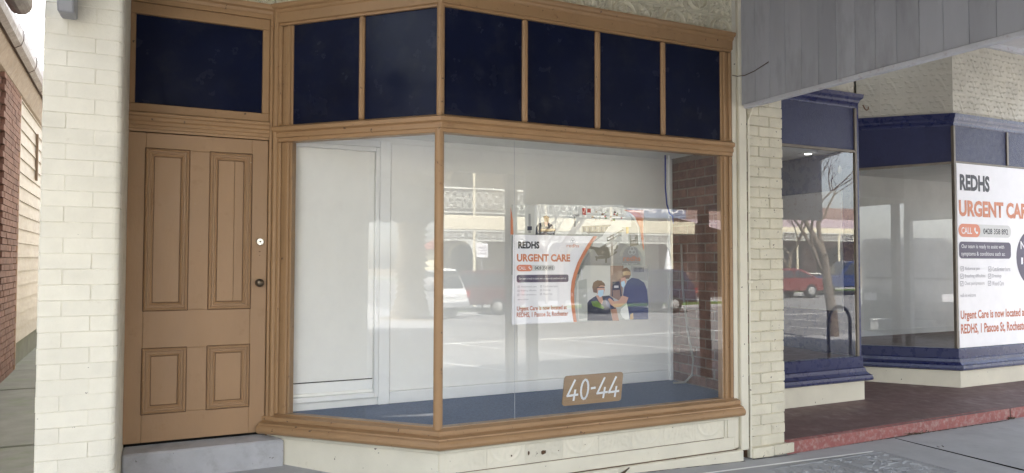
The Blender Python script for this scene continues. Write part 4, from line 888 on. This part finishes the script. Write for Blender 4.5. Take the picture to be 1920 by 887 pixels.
lm1 = lace_mesh(3.6, 1.15).mesh('balustrade', K['lace']); lm2 = lace_mesh(3.6, .5).mesh('lace_frieze', K['lace'])
for k in range(7):
    x = 1.9+k*3.7-.35
    MB().tube([(x, -25.98, 0), (x, -25.98, 3.5)], .075, 10).build('post', K['hotelwall'] if k in (4, 5) else K['hotelcream'], hot); MB().tube([(x, -25.98, 4.14), (x, -25.98, 7.2)], .065, 10).build('post', K['hotelcream'], hot)
    if k < 6:
        place('balustrade', lm1, hot, (x+.05, -25.95, 4.25)); place('lace_frieze', lm2, hot, (x+.05, -25.95, 2.98))
        for sgn, xx in ((1, x), (-1, x+3.7)):
            MB().prism([(xx+sgn*.07, -25.96, 3.0), (xx+sgn*.6, -25.96, 3.0), (xx+sgn*.35, -25.96, 2.9), (xx+sgn*.15, -25.96, 2.65), (xx+sgn*.07, -25.96, 2.35)], (0, -.03, 0)).build('lace_bracket', K['lace'], hot)
bn = tag(MB().box(20.9, 24.6, -25.86, -25.84, 4.3, 5.05).build('sale_banner', plain('banner print', (.22, .26, .36), .4)), 'blue and silver for sale banner on the hotel balcony rail', 'banner')
bt = text('FOR SALE', -1.75, 1.75, 4.55, 4.95, I['white'], None, 0, .02); bt.name = 'lettering'; bt.parent = bn; bt.matrix_basis = Matrix.Translation((22.75, -25.835, 0)) @ rz(math.pi)
# second verandahed building further right
row = empty('shop_row', (36, -28, 0), 'low verandahed shop row across the street, past the hotel', 'building')
MB().box(27.5, 52, -36, -29.4, 0, 5.4).build('wall', mat('shop row brick', (.26, .19, .17), .85, .15, 2, .3, 20), row)
for k in range(6):
    x = 28.5+k*3.9; MB().box(x, x+2.4, -29.41, -29.3, .5, 2.6).build('window', K['dkglass'], row)
MB().add([(27, -29.3, 4.6), (52, -29.3, 4.6), (52, -25.8, 3.75), (27, -25.8, 3.75)], [(0, 1, 2, 3)]).build('verandah_roof', mat('pink grey roof', (.45, .36, .38), .6, .1, 2, 0), row)
MB().box(27, 52, -25.85, -25.75, 3.45, 3.75).build('verandah_fascia', K['hotelcream'], row)
for k in range(7):
    x = 27.4+k*3.55; MB().tube([(x, -25.8, 0), (x, -25.8, 3.45)], .07, 8).build('post', K['hotelcream'], row)
    if k < 6: place('lace_frieze', lm2, row, (x-.02, -25.78, 2.95))
rl = MB()
rl.box(27, 52, -24.6, -24.56, .95, 1.0); rl.box(27, 52, -24.6, -24.56, .5, .54)
for k in range(16): rl.box(27+k*1.6, 27.05+k*1.6, -24.6, -24.55, .03, 1.0)
tag(rl.build('white_railing', K['lines']), 'white post and rail barrier along the far kerb', 'railing')

# cars
def car(name, label, kind, col, loc, heading):
    root = empty(name, (0, 0, 0), label, 'car', 'cars parked along the far kerb'); WM[root.name] = Matrix()
    paint = mat(name+' paint', col, .25, .03, 2, 0, spec=.6, rnd=0); gl = plain('car glass '+name, (.03, .035, .04), .08, .6)
    P = {'ute': (5.2, .92, 1.02, 1.82, [(-2.55, .45), (-2.6, .95), (-2.5, 1.02), (.7, 1.05), (1.0, 1.06), (2.3, .98), (2.6, .8), (2.62, .4)], [(-2.45, 1.02), (-2.15, 1.78), (-1.7, 1.82), (.15, 1.82), (.45, 1.76), (1.15, 1.05)]),
         'suv': (4.8, .94, 1.05, 1.75, [(-2.35, .42), (-2.42, .9), (-2.35, 1.05), (.8, 1.06), (2.1, .98), (2.35, .8), (2.4, .38)], [(-2.33, 1.05), (-2.0, 1.68), (-1.5, 1.75), (.0, 1.74), (.35, 1.68), (1.2, 1.05)]),
         'sedan': (4.7, .90, .93, 1.45, [(-2.25, .35), (-2.35, .8), (-2.25, .95), (-1.5, .98), (1.0, .95), (2.0, .82), (2.3, .65), (2.33, .3)], [(-1.75, .95), (-1.0, 1.40), (-.5, 1.45), (.1, 1.44), (.4, 1.38), (1.25, .95)])}[kind]
    L_, W_, belt, top, lo, cabn = P
    b = MB().prism([(x, -W_, z) for x, z in lo], (0, 2*W_, 0))
    n = len(cabn); cw = [W_*.96 if z < belt+.06 else W_*.76 for x, z in cabn]
    b.add([(x, -c, z) for (x, z), c in zip(cabn, cw)]+[(x, c, z) for (x, z), c in zip(cabn, cw)], [(i, i+1, n+i+1, n+i) for i in range(n-1)]+[tuple(range(n)), tuple(range(2*n-1, n-1, -1))])
    b.build('body', paint, root, bevel=.06)
    (x0, z0), (x1, z1) = cabn[0], cabn[1]; (x2, z2), (x3, z3) = cabn[-2], cabn[-1]
    for s in (-1, 1):
        xs = [x0+.25, x0+.25+(x1-x0)*.8+.1, (x1+x2)/2-.1]; y0_, y1_ = s*(W_*.965), s*(W_*.80)
        MB().prism([(x0+.28, y0_, belt+.08), ((x0+x2)/2+.25, y0_, belt+.08), ((x0+x2)/2+.2, y1_, top-.12), (x1+.22, y1_, top-.12)], (0, s*.012, 0)).build('side_window', gl, root)
        MB().prism([((x0+x2)/2+.33, y0_, belt+.08), (x3-.25, y0_, belt+.08), (x2-.05, y1_, top-.12), ((x0+x2)/2+.28, y1_, top-.12)], (0, s*.012, 0)).build('side_window', gl, root)
        for wx in (lo[0][0]+.95, lo[-1][0]-.85):
            wl = MB().lathe([(.2, -.11), (.31, -.11), (.345, -.07), (.345, .07), (.31, .11), (.2, .11)], (wx, s*(W_-.08), .345), 'y', 20).build('wheel', K['black'], root)
            MB().lathe([(.03, -.025), (.2, -.02), (.21, .02), (.03, .025)], (wx, s*(W_+.02), .345), 'y', 12).build('rim', I['steel'], wl)
        MB().box(lo[1][0]-.02, lo[1][0]+.09, s*(W_-.02)-.13*(s > 0), s*(W_-.02)+.13*(s < 0), .78, 1.0).build('tail_light', plain('tail light '+name, (.35, .02, .015), .25), root)
        MB().box(lo[-2][0]-.18, lo[-2][0]+.02, s*(W_-.06)-.2*(s > 0), s*(W_-.06)+.2*(s < 0), .66, .78).build('headlight', I['white'], root)
    rgx = .012
    MB().prism([(x0+.04-.03, -W_*.8, z0+.08), (x0+.04-.03, W_*.8, z0+.08), (x1-.05-.03, W_*.66, z1-.07), (x1-.05-.03, -W_*.66, z1-.07)], (.0, 0, rgx)).build('rear_window', gl, root)
    MB().prism([(x3-.06+.03, -W_*.84, z3+.06), (x3-.06+.03, W_*.84, z3+.06), (x2+.06+.03, W_*.68, z2-.05), (x2+.06+.03, -W_*.68, z2-.05)], (.0, 0, rgx)).build('windscreen', gl, root)
    MB().box(lo[0][0]-.1, lo[0][0]+.1, -W_*.95, W_*.95, .42, .62).build('bumper', K['metalpost'] if kind == 'ute' else paint, root, bevel=.03)
    MB().box(lo[1][0]-.025, lo[1][0]+.02, -.2, .2, .8, .92).build('number_plate', I['white'], root)
    root.location = (*loc, -.12); root.rotation_euler = (0, 0, R(heading)); return root
car('white_ute', 'white utility with canopy parked nose in by the far kerb', 'ute', (.78, .78, .77), (8.2, -22.0), 250)
car('red_hatch', 'dark red car parked just right of the white utility', 'suv', (.085, .014, .014), (11.35, -22.9), 225)
car('dark_wagon', 'dark blue four wheel drive parked alone further along the far kerb', 'suv', (.03, .03, .055), (17.3, -20.3), 192)
car('red_sedan', 'bright red sedan parked across from the blue shop', 'sedan', (.16, .03, .03), (27.2, -20.3), 190)
car('blue_ute', 'blue utility parked beyond the red sedan', 'ute', (.018, .035, .11), (33.5, -21.2), 200)
car('grey_car', 'silver car parked far down the street beyond the palm', 'sedan', (.4, .4, .41), (-42, -15.5), 170)
van = empty('added_van', (0, 0, 0), 'dark grey van added out of view to block bright reflections in the angled blue shop pane', 'van'); WM[van.name] = Matrix()  # unseen van, added to keep the bright street out of the angled pane
vp = mat('van paint', (.055, .056, .06), .35, .05, 2, 0, spec=.5, rnd=0)
b_ = MB().prism([(x, -1.0, z) for x, z in [(-2.6, .4), (-2.65, 1.2), (-2.5, 2.3), (-2.3, 2.38), (.9, 2.36), (1.25, 2.25), (1.95, 1.3), (2.55, 1.05), (2.65, .8), (2.65, .38)]], (0, 2.0, 0)); b_.build('body', vp, van, bevel=.08)
vg = plain('van glass', (.03, .03, .035), .08, .5)
MB().prism([(1.33, -.85, 2.16), (1.33, .85, 2.16), (1.95, .9, 1.34), (1.95, -.9, 1.34)], (.03, 0, .025)).build('windscreen', vg, van)
for q in (-1, 1):
    MB().prism([(.35, q*1.001, 1.35), (1.7, q*1.001, 1.35), (1.2, q*1.001, 2.1), (.35, q*1.001, 2.1)], (0, q*.01, 0)).build('side_window', vg, van)
    for wx in (-1.75, 1.7):
        wl = MB().lathe([(.2, -.11), (.31, -.11), (.34, -.07), (.34, .07), (.31, .11), (.2, .11)], (wx, q*.94, .34), 'y', 20).build('wheel', K['black'], van)
        MB().lathe([(.03, -.025), (.2, -.02), (.21, .02), (.03, .025)], (wx, q*1.04, .34), 'y', 12).build('rim', I['steel'], wl)
    MB().box(2.5, 2.66, q*.82-.14, q*.82+.14, .82, 1.0).build('headlight', I['white'], van)
MB().box(2.6, 2.74, -.95, .95, .4, .62).build('bumper', K['black'], van, bevel=.03)
van.location = (.75, -8.6, -.12); van.rotation_euler = (0, 0, R(52))
# parking sign
sg = empty('parking_sign', (11.6, -22.6, 0), 'white parking sign on a thin post by the white utility', 'sign')
MB().tube([(11.6, -22.65, 0), (11.6, -22.65, 2.75)], .03, 8).build('pole', K['metalpost'], sg)
MB().box(11.36, 11.84, -22.62, -22.60, 2.15, 2.72).build('plate', I['white'], sg)
for dz in (.1, .22, .34): MB().box(11.42, 11.78, -22.599, -22.597, 2.18+dz, 2.23+dz).build('print_line', I['mid'], sg)
# umbrella closed, on the hotel footpath
um = empty('closed_umbrella', (22.9, -25.2, 0), 'folded white market umbrella outside the hotel', 'umbrella')
MB().tube([(22.9, -25.2, 0), (22.9, -25.2, 2.6)], .025, 8).build('pole', K['metalpost'], um)
MB().lathe([(.22, 1.35), (.2, 1.7), (.12, 2.2), (.03, 2.65)], (22.9, -25.2, 0), seg=9).build('canopy', I['white'], um)
# bike hoop on the footpath outside the blue shop
hp = [(9.72, -2.05, 0), (9.72, -2.05, .55)]+[(9.97-.25*math.cos(R(a)), -2.05, .62+.25*math.sin(R(a))) for a in range(0, 181, 20)]+[(10.22, -2.05, .55), (10.22, -2.05, 0)]
tag(MB().tube(hp, .028, 10).build('bike_hoop', K['metalpost']), 'metal bicycle hoop on the footpath outside the blue shop', 'bike rack')

# trees
K['bark'] = mat('grey bark', (.15, .122, .097), .9, .2, 8, .7, 25, rnd=0, bdist=.02)
def bare_tree(name, label, loc, h, r0, seed, spread=.55, depth=5):
    rr_ = random.Random(seed); root = empty(name, loc, label, 'tree', 'leafless street trees')
    tk = MB(); br = MB(); 
    def grow(p, d, l, r, lv):
        pts = [p]; q = p; dd = d.copy()
        for k in range(3):
            wob = .05 if lv == 0 else .13; dd = (dd+Vector((rr_.gauss(0, wob), rr_.gauss(0, wob), rr_.gauss(.03, .07)))).normalized(); q = q+dd*(l/3); pts.append(q)
        (tk if lv == 0 else br).tube(pts, [r, r*.9, r*.78, r*.66], 7 if lv < 2 else (5 if lv < 3 else 3), False)
        if lv >= depth: return
        for k in range(3 if lv < 4 else 2):
            a = rr_.uniform(0, 6.28); t = Vector((math.cos(a), math.sin(a), rr_.uniform(.15, .8)))
            grow(pts[-1] if k < 2 else pts[2], (dd*(1-spread)+t*spread).normalized(), l*rr_.uniform(.6, .82), r*rr_.uniform(.45, .62), lv+1)
    grow(Vector(loc)+Vector((0, 0, -.1)), Vector((.03, .02, 1)), h*.3, r0, 0)
    tk.build('trunk', K['bark'], root); br.build('branches', K['bark'], root); return root
bare_tree('street_tree', 'leafless street tree with forked trunk outside the blue shop', (13.3, -5.02, 0), 6.2, .125, 5, .42, 5)
bare_tree('street_tree', 'twiggy leafless tree across the road in front of the hotel', (13.8, -20.0, -.1), 8.5, .16, 11)
bare_tree('street_tree', 'leafless tree far down the street beside the silver car', (-48, -21, 0), 9, .25, 23)
bare_tree('street_tree', 'leafless tree at the far end of the shop row', (31, -23.3, 0), 7, .18, 31)
# palm
pm = empty('palm_tree', (-13.2, -4.5, 0), 'stout date palm with rough trunk growing at the kerb', 'tree')
prof = []; k = 0
zz = -.2
while zz < 7.2:
    r_ = .40+.22*math.exp(-max(zz, 0)/.3)+.03*math.sin(zz*5); prof += [(r_+.05, zz), (r_-.05, zz+.13)]; zz += .16
MB().lathe(prof, (-13.2, -4.5, 0), seg=18).build('trunk', mat('palm trunk', (.34, .285, .21), .95, .25, 9, .9, 22, rnd=0, bdist=.03), pm)
def frond():
    m = MB(); L_ = 3.6; pts = []
    for i in range(13):
        t = i/12; pts.append(Vector((L_*t*(1-.12*t), 0, 1.3*t-2.3*t*t)))
    m.tube(pts, [.05*(1-i/13)+.006 for i in range(13)], 5)
    for i in range(1, 48):
        t = i/48; f = t*12; k = min(int(f), 11); p = pts[k].lerp(pts[k+1], f-k)
        for s in (-1, 1):
            ln = .62*math.sin(math.pi*min(1, t*.85+.12)); q = p+Vector((.35*ln, s*ln*.85, -.28*ln)); wv = Vector((.022, 0, 0))
            m.add([p-wv, p+wv, q], [(0, 1, 2)])
    return m.mesh('frond', mat('palm frond', (.075, .095, .03), .6, .25, 4, 0))
fm = frond()
for k in range(44):
    el = -70+k*2.9+random.uniform(-6, 6)
    place('frond', fm, pm, (-13.2, -4.5, 7.1+random.uniform(-.15, .2)), rz(k*2.4) @ Matrix.Rotation(R(-el*.75), 4, 'Y'))
tag(MB().lathe([(2.4, -.05), (1.9, .05), (1.0, .13), (.3, .18)], (-13.2, -4.5, 0), seg=28).build('palm_mound', K['earth']), kind='structure')
# far cottage down the street
ct = empty('far_cottage', (-62, -24, 0), 'pale cottage with red roof far down the street', 'building')
MB().box(-70, -58, -32, -24, 0, 3.4).build('wall', K['hotelcream'], ct)
MB().prism([(-70.6, -33, 3.4), (-70.6, -23, 3.4), (-70.6, -28, 6.2)], (13.2, 0, 0)).build('roof', mat('red iron roof', (.25, .07, .05), .6, .1, 2, 0), ct)
for y in (-30.5, -27): MB().box(-58.01, -57.95, y, y+1.3, .9, 2.5).build('window', K['dkglass'], ct)
